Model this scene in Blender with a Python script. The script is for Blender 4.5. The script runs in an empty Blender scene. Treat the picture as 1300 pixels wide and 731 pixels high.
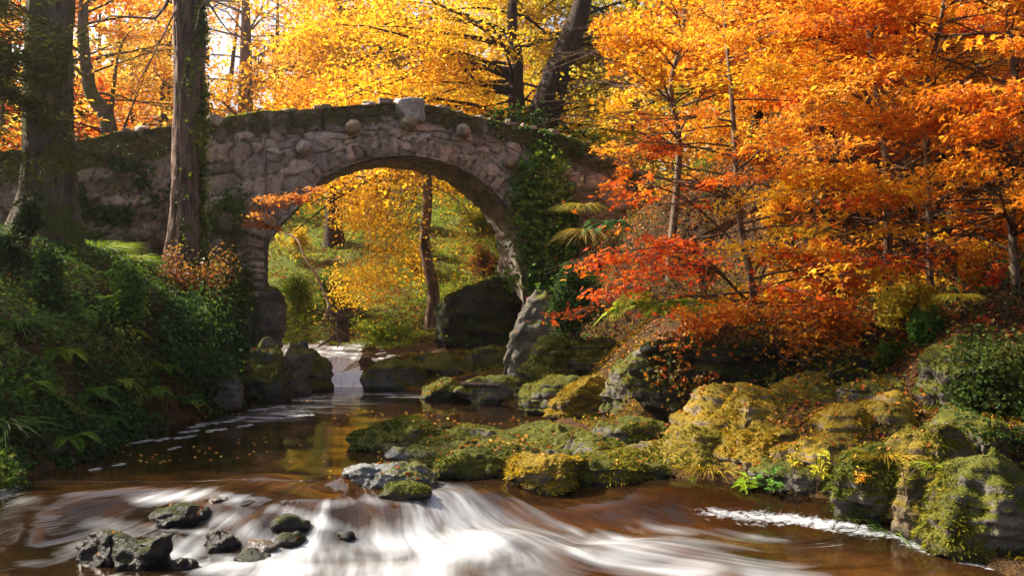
import bpy, math, random
import numpy as np
from mathutils import Vector
from mathutils.bvhtree import BVHTree

rng = np.random.default_rng(11)
random.seed(11)
C = bpy.context.scene.collection
F, HX, HY, CAMZ = 1200.0, 650.0, 385.0, 2.0      # focal length and horizon of the photograph, in its pixels

def at(px, py, Y):
    return np.array([(px - HX) / F * Y, Y, CAMZ + (HY - py) / F * Y])

# ---------------------------------------------------------------- noise
def _h(ix, iy, iz, seed):
    with np.errstate(over='ignore'):
        n = (ix.astype(np.int64) * 374761393 + iy.astype(np.int64) * 668265263 + iz.astype(np.int64) * 1440662683 + seed * 974634777) & 0xffffffff
        n = ((n ^ (n >> 13)) * 1274126177) & 0xffffffff
        n = ((n ^ (n >> 16)) * 2246822519) & 0xffffffff
        n = n ^ (n >> 15)
    return (n & 0xffffff) / float(0xffffff) * 2 - 1

def vnoise(P, seed=0):
    P = np.asarray(P, float)
    i = np.floor(P); f = P - i; u = f * f * f * (f * (f * 6 - 15) + 10)
    ix, iy, iz = i[:, 0], i[:, 1], i[:, 2]
    r = 0
    for dx in (0, 1):
        wx = u[:, 0] if dx else 1 - u[:, 0]
        for dy in (0, 1):
            wy = u[:, 1] if dy else 1 - u[:, 1]
            for dz in (0, 1):
                wz = u[:, 2] if dz else 1 - u[:, 2]
                r = r + _h(ix + dx, iy + dy, iz + dz, seed) * wx * wy * wz
    return r

def fbm(P, octv=4, seed=0, gain=0.5):
    P = np.asarray(P, float); a, r, t = 1.0, 0, 0
    for k in range(octv):
        r = r + a * vnoise(P * (2.03 ** k), seed + k * 17); t += a; a *= gain
    return r / t

def voronoi(P, seed=0):
    """cell id hash, distance to the border (2-D, jittered grid)"""
    P = np.asarray(P, float); i = np.floor(P)
    d1 = np.full(len(P), 9e9); d2 = np.full(len(P), 9e9); cid = np.zeros(len(P))
    z = np.zeros(len(P))
    for dx in (-1, 0, 1):
        for dy in (-1, 0, 1):
            cx, cy = i[:, 0] + dx, i[:, 1] + dy
            px = cx + .5 + .42 * _h(cx, cy, z, seed); py = cy + .5 + .42 * _h(cx, cy, z, seed + 5)
            d = np.hypot(P[:, 0] - px, P[:, 1] - py)
            m = d < d1
            d2 = np.where(m, d1, np.minimum(d2, d)); cid = np.where(m, _h(cx, cy, z, seed + 9), cid); d1 = np.where(m, d, d1)
    return cid, d2 - d1

def sm(a, b, x):
    t = np.clip((np.asarray(x, float) - a) / (b - a), 0, 1); return t * t * (3 - 2 * t)
def nrmz(v):
    return v / np.maximum(np.linalg.norm(v, axis=-1, keepdims=True), 1e-9)
def p3(x, y, z=0.0):
    x = np.asarray(x, float); return np.stack([x, np.asarray(y, float) + 0 * x, z + 0 * x], -1)

# ---------------------------------------------------------------- meshes
class Geo:
    def __init__(s): s.v, s.t, s.q, s.c, s.n = [], [], [], [], 0
    def add(s, v, t=None, q=None, c=None):
        v = np.asarray(v, float).reshape(-1, 3)
        if c is None: c = np.ones((len(v), 3)) * .5
        c = np.asarray(c, float)
        if c.ndim == 1: c = np.tile(c, (len(v), 1))
        if t is not None and len(t): s.t.append(np.asarray(t) + s.n)
        if q is not None and len(q): s.q.append(np.asarray(q) + s.n)
        s.v.append(v); s.c.append(c); s.n += len(v); return s
    def arrays(s):
        v = np.concatenate(s.v); c = np.concatenate(s.c)
        t = np.concatenate(s.t) if s.t else np.zeros((0, 3), int)
        q = np.concatenate(s.q) if s.q else np.zeros((0, 4), int)
        return v, t, q, c

def link_mesh(name, v, t, q, c, mat, parent=None, smooth=True, extra=None, loc=None):
    v = np.asarray(v, float)
    if loc is not None: v = v - np.asarray(loc)[None]
    me = bpy.data.meshes.new(name)
    nt, nq = len(t), len(q)
    me.vertices.add(len(v)); me.vertices.foreach_set('co', v.astype(np.float32).ravel())
    loops = np.concatenate([np.asarray(t, np.int32).ravel(), np.asarray(q, np.int32).ravel()]).astype(np.int32)
    me.loops.add(len(loops)); me.loops.foreach_set('vertex_index', loops)
    me.polygons.add(nt + nq)
    ls = np.concatenate([np.arange(nt) * 3, nt * 3 + np.arange(nq) * 4]).astype(np.int32)
    me.polygons.foreach_set('loop_start', ls)
    me.update(calc_edges=True)
    me.polygons.foreach_set('use_smooth', np.full(nt + nq, smooth))
    if c is not None:
        a = me.attributes.new('Col', 'FLOAT_COLOR', 'POINT')
        a.data.foreach_set('color', np.concatenate([c, np.ones((len(c), 1))], 1).astype(np.float32).ravel())
    for k, arr in (extra or {}).items():
        a = me.attributes.new(k, 'FLOAT', 'POINT'); a.data.foreach_set('value', np.asarray(arr, np.float32))
    if mat: me.materials.append(mat)
    me.update()
    o = bpy.data.objects.new(name, me); C.objects.link(o)
    if loc is not None: o.location = loc
    if parent is not None:
        o.parent = parent
        if loc is None:                                  # geometry given in world space: keep it there
            pl = np.array(parent.matrix_world.translation if parent.parent is None else parent.location)
            pp = parent
            off = np.zeros(3)
            while pp is not None: off += np.array(pp.location); pp = pp.parent
            me.vertices.foreach_set('co', (v - off[None]).astype(np.float32).ravel()); me.update()
    return o

def build(name, g, mat, parent=None, smooth=True, loc=None, extra=None):
    v, t, q, c = g.arrays()
    return link_mesh(name, v, t, q, c, mat, parent, smooth, extra, loc)

def tag(o, label=None, cat=None, group=None, kind=None):
    if label: o['label'] = label
    if cat: o['category'] = cat
    if group: o['group'] = group
    if kind or cat: o['kind'] = kind or 'thing'
    return o
def thing(name, loc, label, cat, group=None):
    o = bpy.data.objects.new(name, None); o.empty_display_size = .2; C.objects.link(o); o.location = loc
    return tag(o, label, cat, group)

def tubes(P, R, sides=6):
    """P (B,K,3) polylines, R (B,K) radii -> verts, quads"""
    P = np.asarray(P, float); R = np.asarray(R, float); B, K = R.shape
    T = nrmz(np.gradient(P, axis=1))
    ref = np.where(np.abs(T[..., 2:3]) > .8, np.array([1., 0, 0]), np.array([0, 0, 1.]))
    ref = ref[:, :1].repeat(K, 1)
    N = nrmz(np.cross(T, ref)); Bn = np.cross(T, N)
    a = np.arange(sides) / sides * 2 * np.pi
    ring = N[:, :, None] * np.cos(a)[None, None, :, None] + Bn[:, :, None] * np.sin(a)[None, None, :, None]
    V = P[:, :, None] + ring * R[:, :, None, None]
    idx = np.arange(B * K * sides).reshape(B, K, sides)
    a0, a1 = idx[:, :-1], idx[:, 1:]
    q = np.stack([a0, np.roll(a0, -1, 2), np.roll(a1, -1, 2), a1], -1).reshape(-1, 4)
    return V.reshape(-1, 3), q

def smooth_line(pts, n):
    pts = np.asarray(pts, float); d = np.r_[0, np.cumsum(np.linalg.norm(np.diff(pts, axis=0), axis=1))]
    s = np.linspace(0, d[-1], n)
    if len(pts) < 3: return np.stack([np.interp(s, d, pts[:, k]) for k in range(3)], 1)
    # Catmull-Rom
    e = np.vstack([2 * pts[0] - pts[1], pts, 2 * pts[-1] - pts[-2]])
    out = []
    for x in s:
        i = min(max(np.searchsorted(d, x, 'right') - 1, 0), len(pts) - 2); t = (x - d[i]) / max(d[i + 1] - d[i], 1e-9)
        a, b, c_, dd = e[i], e[i + 1], e[i + 2], e[i + 3]
        out.append(.5 * (2 * b + (c_ - a) * t + (2 * a - 5 * b + 4 * c_ - dd) * t * t + (3 * b - a - 3 * c_ + dd) * t ** 3))
    return np.array(out)

# leaf quads -------------------------------------------------------
def leaves(g, pos, nrm, size, col, aspect=.6, fold=.18, along=None):
    N = len(pos); nrm = nrmz(nrm)
    r = rng.normal(size=(N, 3)) if along is None else along + .35 * rng.normal(size=(N, 3))
    t = nrmz(r - (r * nrm).sum(1, keepdims=True) * nrm); b = np.cross(nrm, t)
    s = np.asarray(size)[:, None] * np.ones((N, 1)); w = s * aspect * .5
    up = nrm * s * fold
    v = np.stack([pos - t * s * .5, pos + b * w + up - t * s * .04, pos + t * s * .5 - up * .6, pos - b * w + up - t * s * .04], 1).reshape(-1, 3)
    i = np.arange(N)[:, None] * 4
    tr = np.concatenate([i + np.array([0, 1, 2]), i + np.array([0, 2, 3])], 0)
    g.add(v, t=tr, c=np.repeat(col, 4, 0)); return g

def blades(g, base, direc, length, width, col, bend=.5, seg=3):
    """grass blades bending over: base (N,3), direc (N,3) unit"""
    N = len(base); direc = nrmz(direc)
    hor = direc.copy(); hor[:, 2] = 0; hor = nrmz(hor + 1e-4 * rng.normal(size=(N, 3)))
    side = nrmz(np.cross(direc, hor + np.array([0, 0, .3]))); ang = rng.uniform(0, np.pi, N)[:, None]
    side = nrmz(side * np.cos(ang) + np.cross(direc, side) * np.sin(ang))
    L = np.asarray(length)[:, None] * np.ones((N, 1)); W = np.asarray(width)[:, None] * np.ones((N, 1)) * .5
    rows = []
    for k in range(seg + 1):
        t = k / seg
        p = base + direc * L * t + hor * L * bend * .5 * t * t - np.array([0, 0, 1.]) * L * bend * .75 * t * t
        w = W * (1 - .15 * t) if k < seg else W * .08
        rows += [p - side * w, p + side * w]
    v = np.stack(rows, 1).reshape(-1, 3); n2 = 2 * (seg + 1)
    i = np.arange(N)[:, None] * n2
    q = np.concatenate([i + np.array([2 * k, 2 * k + 1, 2 * k + 3, 2 * k + 2]) for k in range(seg)], 0)
    g.add(v, q=q, c=np.repeat(col, n2, 0)); return g

def ramp(v, stops):
    stops = np.asarray(stops, float); x = np.linspace(0, 1, len(stops)); v = np.clip(v, 0, 1)
    return np.stack([np.interp(v, x, stops[:, k]) for k in range(3)], 1)
def leafcol(pos, stops, seed=0, scale=.6, spread=.22, bias=0.0):
    v = .5 + bias + .55 * fbm(pos * scale, 2, seed) + spread * rng.normal(size=len(pos))
    c = ramp(v, stops); return c * rng.uniform(.8, 1.18, (len(pos), 1))

def palmate(g, pos, nrm, size, col, n=3, spreada=.95):
    N = len(pos); nrm = nrmz(nrm); r = rng.normal(size=(N, 3)) + [0, 0, -.5]
    t = nrmz(r - (r * nrm).sum(1, keepdims=True) * nrm); b = np.cross(nrm, t)
    for k in range(n):
        a = (k - (n - 1) / 2) * spreada; d = t * math.cos(a) + b * math.sin(a); l = size * (1 - .18 * abs(k - (n - 1) / 2))
        leaves(g, pos + d * l[:, None] * .5, nrm, l, col, .42, .10, along=d * 20)
    return g
# palettes (the leaves' own colours) ---------------------------------
GOLD = [(.58, .24, .02), (.70, .38, .02), (.78, .50, .03), (.80, .58, .05), (.62, .54, .06)]
AMBER = [(.46, .10, .012), (.62, .20, .015), (.72, .31, .02), (.78, .43, .035), (.80, .53, .06)]
ORANGE = [(.34, .03, .01), (.54, .08, .012), (.66, .15, .015), (.70, .25, .02), (.72, .38, .035)]
RED = [(.24, .012, .012), (.42, .02, .014), (.58, .05, .016), (.66, .09, .018), (.70, .17, .02)]
OLIVE = [(.36, .34, .03), (.55, .46, .04), (.62, .48, .04), (.45, .42, .05), (.24, .32, .05)]
GREEN = [(.035, .085, .014), (.06, .15, .02), (.10, .21, .03), (.15, .26, .035), (.26, .31, .045)]
DARK = [(.014, .035, .012), (.022, .06, .018), (.035, .09, .024), (.055, .12, .028), (.10, .16, .035)]
LIME = [(.08, .15, .015), (.14, .24, .02), (.22, .32, .03), (.32, .38, .04), (.45, .42, .05)]
LITTER = [(.10, .045, .02), (.20, .07, .02), (.36, .13, .025), (.48, .22, .04), (.30, .06, .02)]
MOSS = [(.03, .045, .008), (.06, .08, .012), (.11, .125, .016), (.17, .16, .02), (.24, .19, .025)]
YELLOW = [(.45, .30, .02), (.60, .46, .03), (.66, .54, .05), (.50, .50, .05), (.30, .40, .05)]

# ---------------------------------------------------------------- materials
def newmat(name):
    m = bpy.data.materials.new(name); m.use_nodes = True; nt = m.node_tree
    for n in list(nt.nodes): nt.nodes.remove(n)
    out = nt.nodes.new('ShaderNodeOutputMaterial')
    def N(t, **k):
        n = nt.nodes.new(t)
        for a, b in k.items():
            if a in n.inputs.keys() if hasattr(n.inputs, 'keys') else False: n.inputs[a].default_value = b
            else: setattr(n, a, b)
        return n
    def L(a, b): nt.links.new(a, b)
    return m, nt, out, N, L
def mathn(N, L, op, a, b=None, c=None, clamp=False):
    n = N('ShaderNodeMath', operation=op); n.use_clamp = clamp
    for i, x in enumerate((a, b, c)):
        if x is None: continue
        if hasattr(x, 'node'): L(x, n.inputs[i])
        else: n.inputs[i].default_value = x
    return n.outputs[0]
def noisen(N, L, vec, scale, detail=4, rough=.6, dist=0.0):
    n = N('ShaderNodeTexNoise'); n.inputs['Scale'].default_value = scale; n.inputs['Detail'].default_value = detail
    n.inputs['Roughness'].default_value = rough; n.inputs['Distortion'].default_value = dist
    if vec is not None: L(vec, n.inputs['Vector'])
    return n.outputs['Fac']
def rampn(N, L, fac, stops):
    n = N('ShaderNodeValToRGB'); e = n.color_ramp.elements
    while len(e) < len(stops): e.new(.5)
    for el, (p, c) in zip(e, stops): el.position = p; el.color = (*c, 1) if len(c) == 3 else c
    L(fac, n.inputs[0]); return n.outputs[0]
def mixc(N, L, fac, a, b, mode='MIX'):
    n = N('ShaderNodeMix', data_type='RGBA', blend_type=mode)
    for s, x in ((0, fac), (6, a), (7, b)):
        if hasattr(x, 'node'): L(x, n.inputs[s])
        elif s == 0: n.inputs[0].default_value = x
        else: n.inputs[s].default_value = (*x, 1)
    return n.outputs[2]
def bumpn(N, L, h, strength, dist):
    n = N('ShaderNodeBump'); n.inputs['Strength'].default_value = strength; n.inputs['Distance'].default_value = dist
    L(h, n.inputs['Height']); return n.outputs[0]

def leaf_material(name, trans=.5, rough=.45, spec=.25, tint=(1.15, 1.0, .7)):
    m, nt, out, N, L = newmat(name)
    col = N('ShaderNodeAttribute', attribute_name='Col').outputs['Color']
    p = N('ShaderNodeBsdfPrincipled'); L(col, p.inputs['Base Color']); p.inputs['Roughness'].default_value = rough
    p.inputs['Specular IOR Level'].default_value = spec
    tr = N('ShaderNodeBsdfTranslucent'); L(mixc(N, L, 1.0, col, tint, 'MULTIPLY'), tr.inputs['Color'])
    mx = N('ShaderNodeMixShader'); mx.inputs[0].default_value = trans
    L(p.outputs[0], mx.inputs[1]); L(tr.outputs[0], mx.inputs[2]); L(mx.outputs[0], out.inputs[0])
    return m
M = {}
M['leaf'] = leaf_material('autumn_leaf', .55)
M['green'] = leaf_material('green_leaf', .4, .6, .15, (1.2, 1.15, .6))
M['grass'] = leaf_material('grass_blade', .4, .5, .2, (1.1, 1.1, .6))
M['litter'] = leaf_material('dead_leaf', .2, .6, .2)
M['moss'] = leaf_material('moss_tuft', .3, .9, .05, (1.1, 1.05, .6))

def bark(name, c0, c1, mossamt=.0, scale=1.0, mosscol=(.07, .085, .012)):
    m, nt, out, N, L = newmat(name)
    tc = N('ShaderNodeTexCoord').outputs['Object']
    mp = N('ShaderNodeMapping'); mp.inputs['Scale'].default_value = (4 * scale, 4 * scale, .8 * scale); L(tc, mp.inputs[0])
    n1 = noisen(N, L, mp.outputs[0], 2.2, 6, .65, .4); n2 = noisen(N, L, tc, 1.6 * scale, 5, .6)
    n3 = noisen(N, L, tc, 26 * scale, 3, .6)
    col = rampn(N, L, n1, [(.36, c0), (.56, c1)])
    lich = rampn(N, L, n2, [(.55, (0, 0, 0)), (.72, (1, 1, 1))])
    col = mixc(N, L, mathn(N, L, 'MULTIPLY', lich, .6), col, tuple(min(1, x * 2.0 + .03) for x in c1))
    if mossamt > 0:
        mk = rampn(N, L, n2, [(.66 - mossamt * .36, (0, 0, 0)), (.74 - mossamt * .36, (1, 1, 1))])
        mcol = mixc(N, L, n3, tuple(x * .6 for x in mosscol), tuple(x * 1.7 for x in mosscol))
        col = mixc(N, L, mk, col, mcol)
    p = N('ShaderNodeBsdfPrincipled'); L(col, p.inputs['Base Color']); p.inputs['Roughness'].default_value = .85
    p.inputs['Specular IOR Level'].default_value = .2
    h = mathn(N, L, 'ADD', n1, mathn(N, L, 'MULTIPLY', n3, .35))
    L(bumpn(N, L, h, 1.0, .10 / scale), p.inputs['Normal']); L(p.outputs[0], out.inputs[0]); return m
M['bark_moss'] = bark('mossy_grey_bark', (.04, .032, .025), (.155, .12, .09), .5, 1.0)
M['bark_pink'] = bark('pinkish_bark', (.06, .036, .027), (.24, .155, .12), .0, 1.0)
M['bark_dark'] = bark('dark_beech_bark', (.014, .008, .006), (.05, .03, .02), .06, 1.0)
M['bark_thin'] = bark('thin_maple_bark', (.06, .04, .028), (.22, .16, .11), .05, 3.0)
M['twig'] = bark('twig_bark', (.05, .03, .02), (.15, .095, .06), 0, 3.0)
M['deadwood'] = bark('pale_dead_wood', (.22, .15, .08), (.45, .33, .2), 0, 3.0)

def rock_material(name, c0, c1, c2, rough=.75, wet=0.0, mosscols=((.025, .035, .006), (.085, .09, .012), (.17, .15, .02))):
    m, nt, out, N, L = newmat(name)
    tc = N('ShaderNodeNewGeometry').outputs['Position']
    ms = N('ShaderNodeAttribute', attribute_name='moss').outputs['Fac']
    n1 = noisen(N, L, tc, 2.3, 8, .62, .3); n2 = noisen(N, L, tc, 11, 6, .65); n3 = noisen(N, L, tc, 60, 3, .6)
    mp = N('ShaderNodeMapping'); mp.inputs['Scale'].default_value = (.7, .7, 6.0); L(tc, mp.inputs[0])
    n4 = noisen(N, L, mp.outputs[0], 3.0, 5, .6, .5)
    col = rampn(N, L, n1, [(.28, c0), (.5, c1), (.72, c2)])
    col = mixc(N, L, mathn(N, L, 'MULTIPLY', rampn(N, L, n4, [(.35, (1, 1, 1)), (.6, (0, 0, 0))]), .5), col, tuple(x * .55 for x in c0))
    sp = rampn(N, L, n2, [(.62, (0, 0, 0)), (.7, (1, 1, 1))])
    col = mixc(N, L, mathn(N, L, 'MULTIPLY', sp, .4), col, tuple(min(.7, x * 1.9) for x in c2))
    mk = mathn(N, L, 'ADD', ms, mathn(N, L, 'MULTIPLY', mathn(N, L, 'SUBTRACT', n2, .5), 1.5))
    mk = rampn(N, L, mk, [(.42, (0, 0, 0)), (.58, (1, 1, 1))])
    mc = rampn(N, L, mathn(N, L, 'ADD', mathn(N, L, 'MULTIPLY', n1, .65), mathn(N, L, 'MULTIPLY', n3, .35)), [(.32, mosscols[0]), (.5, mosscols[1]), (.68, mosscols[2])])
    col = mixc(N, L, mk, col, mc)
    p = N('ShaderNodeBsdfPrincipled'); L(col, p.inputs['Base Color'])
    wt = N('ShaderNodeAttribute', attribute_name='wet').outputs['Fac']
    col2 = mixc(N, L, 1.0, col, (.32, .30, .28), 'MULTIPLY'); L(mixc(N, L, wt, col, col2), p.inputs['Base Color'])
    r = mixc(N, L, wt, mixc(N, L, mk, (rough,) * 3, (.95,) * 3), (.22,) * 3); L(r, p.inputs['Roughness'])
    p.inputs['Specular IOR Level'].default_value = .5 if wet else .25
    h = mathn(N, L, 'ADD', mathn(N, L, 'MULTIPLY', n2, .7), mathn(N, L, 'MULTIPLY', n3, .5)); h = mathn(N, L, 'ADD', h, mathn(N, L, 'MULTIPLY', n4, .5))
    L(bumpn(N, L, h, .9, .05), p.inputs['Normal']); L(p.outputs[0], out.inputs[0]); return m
M['rock'] = rock_material('grey_brown_rock', (.05, .042, .034), (.14, .12, .095), (.27, .24, .20))
M['rock_gold'] = rock_material('lichened_sunlit_rock', (.07, .05, .03), (.19, .14, .08), (.36, .28, .16), mosscols=((.045, .04, .006), (.16, .115, .012), (.32, .21, .022)))  # gold tones of rock and moss include painted sunlight
M['rock_wet_shade'] = rock_material('wet_shade_rock', (.012, .010, .009), (.032, .026, .021), (.07, .058, .046), .42, 0.0, mosscols=((.012, .016, .004), (.035, .04, .008), (.07, .07, .012)))  # dark tone for wet stones, also paints shade on dry ones
M['rock_blue'] = rock_material('pale_wet_rock', (.06, .062, .06), (.16, .17, .17), (.33, .34, .34), .4, 1.0)
M['rock_tan'] = rock_material('tan_wet_stone', (.10, .06, .035), (.24, .15, .09), (.4, .28, .18), .3, 1.0)

def stone_material():
    m, nt, out, N, L = newmat('bridge_stone')
    tc = N('ShaderNodeTexCoord').outputs['Object']
    at_ = N('ShaderNodeAttribute', attribute_name='Col').outputs['Color']
    ms = N('ShaderNodeAttribute', attribute_name='moss').outputs['Fac']
    n1 = noisen(N, L, tc, 1.7, 8, .65, .3); n2 = noisen(N, L, tc, 9, 6, .65); n3 = noisen(N, L, tc, 45, 3, .6)
    mp = N('ShaderNodeMapping'); mp.inputs['Scale'].default_value = (2.5, 2.5, .8); L(tc, mp.inputs[0])
    n4 = noisen(N, L, mp.outputs[0], 2.0, 5, .6, .3)
    col = mixc(N, L, 1.0, at_, rampn(N, L, n2, [(.25, (.5, .48, .46)), (.5, (.95, .92, .9)), (.75, (1.45, 1.4, 1.36))]), 'MULTIPLY')
    stain = rampn(N, L, n4, [(.36, (1, 1, 1)), (.56, (0, 0, 0))])
    col = mixc(N, L, mathn(N, L, 'MULTIPLY', stain, .35), col, (.035, .028, .024))
    pale = rampn(N, L, n1, [(.6, (0, 0, 0)), (.7, (1, 1, 1))])
    col = mixc(N, L, mathn(N, L, 'MULTIPLY', pale, .45), col, (.47, .44, .40))
    mk = mathn(N, L, 'ADD', ms, mathn(N, L, 'MULTIPLY', mathn(N, L, 'SUBTRACT', n1, .5), 2.0))
    mk = mathn(N, L, 'ADD', mk, mathn(N, L, 'MULTIPLY', mathn(N, L, 'SUBTRACT', n2, .5), .8))
    mk = rampn(N, L, mk, [(.42, (0, 0, 0)), (.62, (1, 1, 1))])
    mc = rampn(N, L, n2, [(.35, (.035, .03, .01)), (.55, (.09, .075, .018)), (.7, (.15, .14, .025))])
    col = mixc(N, L, mathn(N, L, 'MULTIPLY', mk, .9), col, mc)
    p = N('ShaderNodeBsdfPrincipled'); L(col, p.inputs['Base Color']); p.inputs['Roughness'].default_value = .8
    p.inputs['Specular IOR Level'].default_value = .3
    h = mathn(N, L, 'ADD', n2, mathn(N, L, 'MULTIPLY', n3, .4))
    L(bumpn(N, L, h, .9, .06), p.inputs['Normal']); L(p.outputs[0], out.inputs[0]); return m
M['stone'] = stone_material()

def ground_material():
    m, nt, out, N, L = newmat('forest_ground')
    tc = N('ShaderNodeTexCoord').outputs['Object']
    g_ = N('ShaderNodeAttribute', attribute_name='grass').outputs['Fac']
    n1 = noisen(N, L, tc, .8, 6, .6); n2 = noisen(N, L, tc, 6, 6, .65); n3 = noisen(N, L, tc, 35, 3, .6)
    lit = rampn(N, L, mathn(N, L, 'ADD', mathn(N, L, 'MULTIPLY', n2, .6), mathn(N, L, 'MULTIPLY', n3, .4)), [(.32, (.02, .013, .008)), (.5, (.07, .04, .018)), (.66, (.19, .09, .03))])
    gr = rampn(N, L, n2, [(.3, (.04, .06, .01)), (.5, (.11, .14, .018)), (.7, (.22, .24, .03))])
    mk = mathn(N, L, 'ADD', g_, mathn(N, L, 'MULTIPLY', mathn(N, L, 'SUBTRACT', n1, .5), 1.6))
    mk = rampn(N, L, mk, [(.4, (0, 0, 0)), (.6, (1, 1, 1))])
    col = mixc(N, L, mk, lit, gr)
    p = N('ShaderNodeBsdfPrincipled'); L(col, p.inputs['Base Color']); p.inputs['Roughness'].default_value = .95
    p.inputs['Specular IOR Level'].default_value = .1
    L(bumpn(N, L, mathn(N, L, 'ADD', n2, n3), .9, .1), p.inputs['Normal']); L(p.outputs[0], out.inputs[0]); return m
M['ground'] = ground_material()

def water_material():
    m, nt, out, N, L = newmat('stream_water')
    geo = N('ShaderNodeTexCoord').outputs['Object']
    def A(k): return N('ShaderNodeAttribute', attribute_name=k).outputs['Fac']
    s, t, foam, shal, calm, solid = A('fs'), A('ft'), A('foam'), A('shallow'), A('calm'), A('solid')
    cx = N('ShaderNodeCombineXYZ'); L(s, cx.inputs[0]); L(t, cx.inputs[1])
    def stretched(sx, sy, scale, det=5, dist=.6, off=0):
        mp = N('ShaderNodeMapping'); mp.inputs['Scale'].default_value = (sx, sy, 1); mp.inputs['Location'].default_value = (off, off * 1.7, 0); L(cx.outputs[0], mp.inputs[0])
        return noisen(N, L, mp.outputs[0], scale, det, .55, dist)
    st1 = stretched(.32, 3.0, 1.0, 3, .5); st2 = stretched(.3, 13, 1.0, 2, .2, 7.3); st3 = stretched(.5, 1.3, 1.0, 3, .8, 3.1)
    stv = mathn(N, L, 'ADD', mathn(N, L, 'MULTIPLY', st1, .52), mathn(N, L, 'MULTIPLY', st2, .11)); stv = mathn(N, L, 'ADD', stv, mathn(N, L, 'MULTIPLY', st3, .38))
    fm = mathn(N, L, 'ADD', foam, mathn(N, L, 'MULTIPLY', mathn(N, L, 'SUBTRACT', stv, .5), 3.2))
    fm = rampn(N, L, fm, [(.25, (0, 0, 0)), (.6, (.25, .25, .25)), (1.0, (.9, .9, .9))])
    fm = mathn(N, L, 'MULTIPLY', fm, rampn(N, L, foam, [(.02, (0, 0, 0)), (.25, (1, 1, 1))]))
    # crisp edged froth
    mp9 = N('ShaderNodeMapping'); mp9.inputs['Scale'].default_value = (1, 1.6, 1); L(geo, mp9.inputs[0]); n9 = noisen(N, L, mp9.outputs[0], 6.0, 8, .78, 1.5)
    sf = mathn(N, L, 'ADD', solid, mathn(N, L, 'MULTIPLY', mathn(N, L, 'SUBTRACT', n9, .5), 2.4))
    sf = rampn(N, L, sf, [(.42, (0, 0, 0)), (.6, (.45, .45, .45)), (.8, (1, 1, 1))])
    sf = mathn(N, L, 'MULTIPLY', sf, rampn(N, L, solid, [(.05, (0, 0, 0)), (.25, (1, 1, 1))]))
    fm = mathn(N, L, 'MAXIMUM', fm, sf)
    bed = noisen(N, L, geo, 1.1, 5, .6, .7); bed2 = stretched(.6, 3.2, 1.0, 4, .8, 11)
    deep = rampn(N, L, bed, [(.3, (.005, .003, .0015)), (.7, (.015, .008, .003))])
    sh = rampn(N, L, mathn(N, L, 'ADD', mathn(N, L, 'MULTIPLY', bed, .5), mathn(N, L, 'MULTIPLY', bed2, .5)), [(.36, (.015, .006, .002)), (.5, (.045, .018, .005)), (.66, (.13, .052, .013))])
    col = mixc(N, L, shal, deep, sh)
    p = N('ShaderNodeBsdfPrincipled'); L(col, p.inputs['Base Color']); p.inputs['IOR'].default_value = 1.33
    p.inputs['Specular IOR Level'].default_value = .55
    p.inputs['Roughness'].default_value = .09
    ripp = noisen(N, L, geo, 3.0, 3, .5, .4)
    h = mathn(N, L, 'ADD', mathn(N, L, 'MULTIPLY', stv, mathn(N, L, 'SUBTRACT', 1.0, calm)), mathn(N, L, 'MULTIPLY', ripp, .035))
    bp = bumpn(N, L, h, .6, .06); L(bp, p.inputs['Normal'])
    f = N('ShaderNodeBsdfPrincipled'); f.inputs['Roughness'].default_value = .45
    fc = mixc(N, L, stv, (.22, .25, .28), (.55, .57, .59)); fc = mixc(N, L, rampn(N, L, foam, [(.82, (0, 0, 0)), (.98, (1, 1, 1))]), fc, (.84, .86, .87)); L(fc, f.inputs['Base Color']); L(bp, f.inputs['Normal'])
    mx = N('ShaderNodeMixShader'); L(fm, mx.inputs[0]); L(p.outputs[0], mx.inputs[1]); L(f.outputs[0], mx.inputs[2])
    L(mx.outputs[0], out.inputs[0]); return m
M['water'] = water_material()
def plain(name, col, rough=.8):
    m, nt, out, N, L = newmat(name)
    n = noisen(N, L, N('ShaderNodeTexCoord').outputs['Object'], 9, 6, .65)
    p = N('ShaderNodeBsdfPrincipled'); L(rampn(N, L, n, [(.3, tuple(x * .6 for x in col)), (.7, tuple(x * 1.3 for x in col))]), p.inputs['Base Color'])
    p.inputs['Roughness'].default_value = rough; L(bumpn(N, L, n, .6, .04), p.inputs['Normal']); L(p.outputs[0], out.inputs[0]); return m
M['path'] = plain('dirt_path', (.16, .085, .04)); M['rail'] = plain('weathered_rail', (.09, .06, .04))

# ================================================================ terrain
LY = np.array([-14, 4, 7, 9, 11.7, 13.5, 15.5, 18.5, 21, 22.9, 24.3, 26, 28.5, 60])
LX = np.array([-7.5, -6.6, -6.2, -5.9, -5.7, -5.8, -5.8, -5.5, -5.7, -6.1, -6.6, -6.9, -7.5, -7.5])
RY = np.array([-14, 4, 6, 7.9, 9, 9.8, 10.4, 11, 12, 13, 14.7, 16.5, 18.5, 20.5, 21.8, 24, 26, 28.5, 60])
RX = np.array([7.5, 6.6, 5.6, 4.6, 4.15, 3.8, 2.95, 1.9, 1.25, 1.15, 1.2, .75, .15, -1.3, -3.0, -3.75, -4.0, -4.3, -4.3])
def xl(Y): return np.interp(Y, LY, LX)
def xr(Y): return np.interp(Y, RY, RX)
def water_z(x, Y):
    x = np.asarray(x, float); Y = np.asarray(Y, float)
    lip = 10.25 + .25 * np.sin(x * 1.3 + .5) + .2 * np.sin(x * 2.9) + .55 * sm(-1.4, -.3, x) - .1 * sm(-3, -5, x)
    low = sm(0, 1.5, lip - Y)
    z = -.30 * low - .08 * sm(1.5, 3.5, lip - Y)
    z = z + .30 * sm(22.9, 23.35, Y) + .28 * sm(24.0, 25.6, Y) + .3 * sm(26, 31, Y)
    return z
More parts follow.
